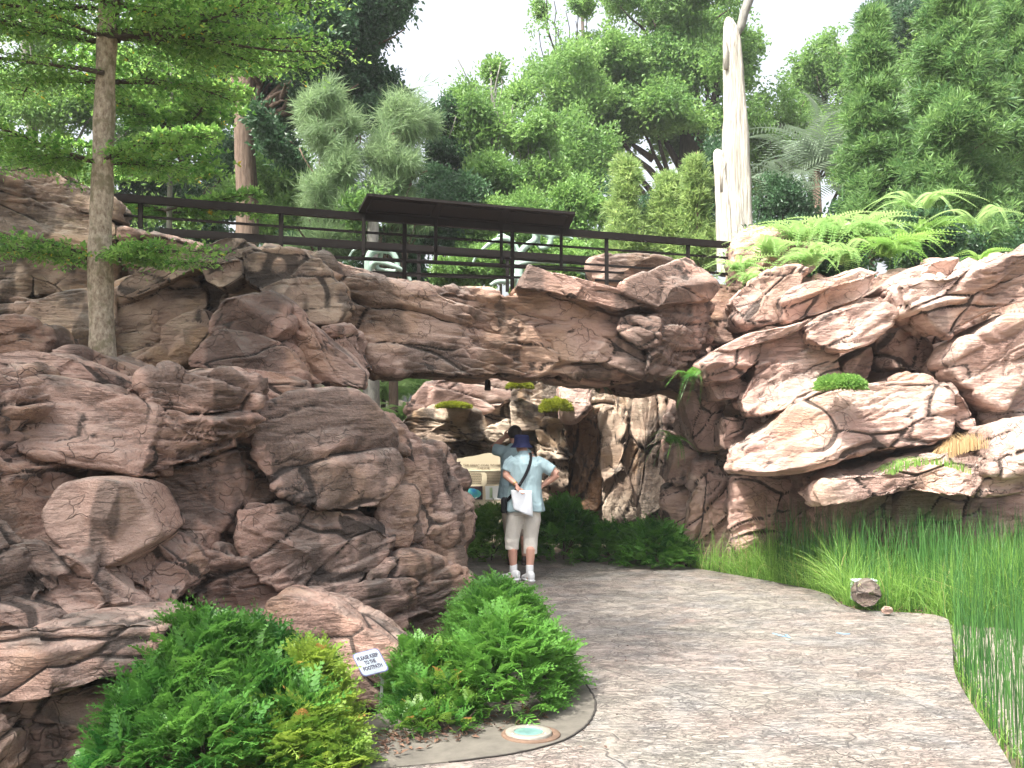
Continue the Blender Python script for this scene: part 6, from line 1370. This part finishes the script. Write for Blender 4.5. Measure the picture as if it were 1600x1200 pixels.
mb.tube([K(.16, 0, 1.38), K(.22, .03, 1.25), K(.25, .08, 1.12)], [.055, .05, .042], 12); mb.tube([K(.25, .08, 1.12), K(.20, .2, 1.15), K(.12, .26, 1.2)], [.042, .037, .028], 12); hand(mb, K(.12, .26, 1.2), (-.7, .2, .3), (-.2, -.9, .3), 1., .6, -1)
b2 = put('body', fused(mb, .0065, 3), M['skin'], P2); eyes(hc2, FD2, .98, b2)
mb = MB(); V_, F_ = loft([(PX2 - .01, FY2, .82, .225, .15), (PX2 - .01, FY2, .95, .205, .145), (PX2, FY2, 1.12, .185, .13), (PX2, FY2, 1.28, .195, .125), (PX2, FY2, 1.38, .195, .115), (PX2, FY2, 1.45, .14, .09), (PX2, FY2, 1.50, .07, .066)]); mb.add(V_, F_)
mb.tube([K(-.12, 0, 1.39), K(-.20, .01, 1.41), K(-.268, .045, 1.425)], [.075, .076, .074], 14); mb.tube([K(.12, 0, 1.38), K(.20, .02, 1.29), K(.238, .06, 1.18)], [.072, .072, .068], 14)
me = fused(mb, .008, 5); put('shirt', me, M['shirt'], P2)
mb = MB(); V_, F_ = loft([(PX2, FY2, .80, .17, .125), (PX2, FY2, .90, .18, .13), (PX2, FY2, .98, .17, .12)]); mb.add(V_, F_)
for hx, ax_ in ((-.09, -.06), (.09, .11)): mb.tube([K(hx, 0, .88), K(hx, .0, .70), K((hx + ax_) / 2, .008, .45), K(ax_, 0, .36)], [.10, .096, .08, .078], 16)
put('trousers', fused(mb, .008, 3), M['stone'], P2)
# hair cap
n, m = 24, 12; V = []; f = np.array(FD2) / np.linalg.norm(FD2); sd = np.cross(f, [0, 0, 1.]); sd /= np.linalg.norm(sd); up = np.cross(sd, f)
for b_ in range(m):
    t = np.pi * .72 * b_ / (m - 1); a = np.arange(n) / n * 2 * np.pi; cut = np.where(np.sin(a) > .3, .62, 1.0); tt_ = t * cut
    V.append(hc2 + up * .03 - f * .012 + (np.cos(a) * np.sin(tt_) * .088)[:, None] * sd + (np.sin(a) * np.sin(tt_) * .104)[:, None] * f + (np.cos(tt_) * .096)[:, None] * up)
V = np.concatenate(V); V += .006 * fbm(V * 40, 3)[:, None]; i = np.arange(m - 1)[:, None] * n; j = np.arange(n)[None]; k = (j + 1) % n
o = put('hair', mkmesh('hair', V, np.stack([i + j, i + n + j, i + n + k, i + k], -1).reshape(-1, 4)), M['hair'], P2); so = o.modifiers.new('s', 'SOLIDIFY'); so.thickness = .008
for ax_ in (-.06, .11):
    shoe(ax_, 0., 0., P2, M['brownshoe'], M['black'])
# ------------------------------------------------------------------ thin haze under the trees
HZ = True
if HZ:
    mb = MB(); mb.box((0, 20, 11.9), (110, 80, 26.2)); m_ = bpy.data.materials.new('haze'); m_.use_nodes = True; t_ = m_.node_tree; t_.nodes.clear()
    v_ = t_.nodes.new('ShaderNodeVolumePrincipled'); v_.inputs['Color'].default_value = (.92, .96, 1, 1); v_.inputs['Density'].default_value = .0009; v_.inputs['Anisotropy'].default_value = .2
    o_ = t_.nodes.new('ShaderNodeOutputMaterial'); t_.links.new(v_.outputs[0], o_.inputs['Volume'])
    hz = mb.put('haze', m_, None, False); tag(hz, 'thin pale haze in the air among the trees', 'haze', kind='stuff')
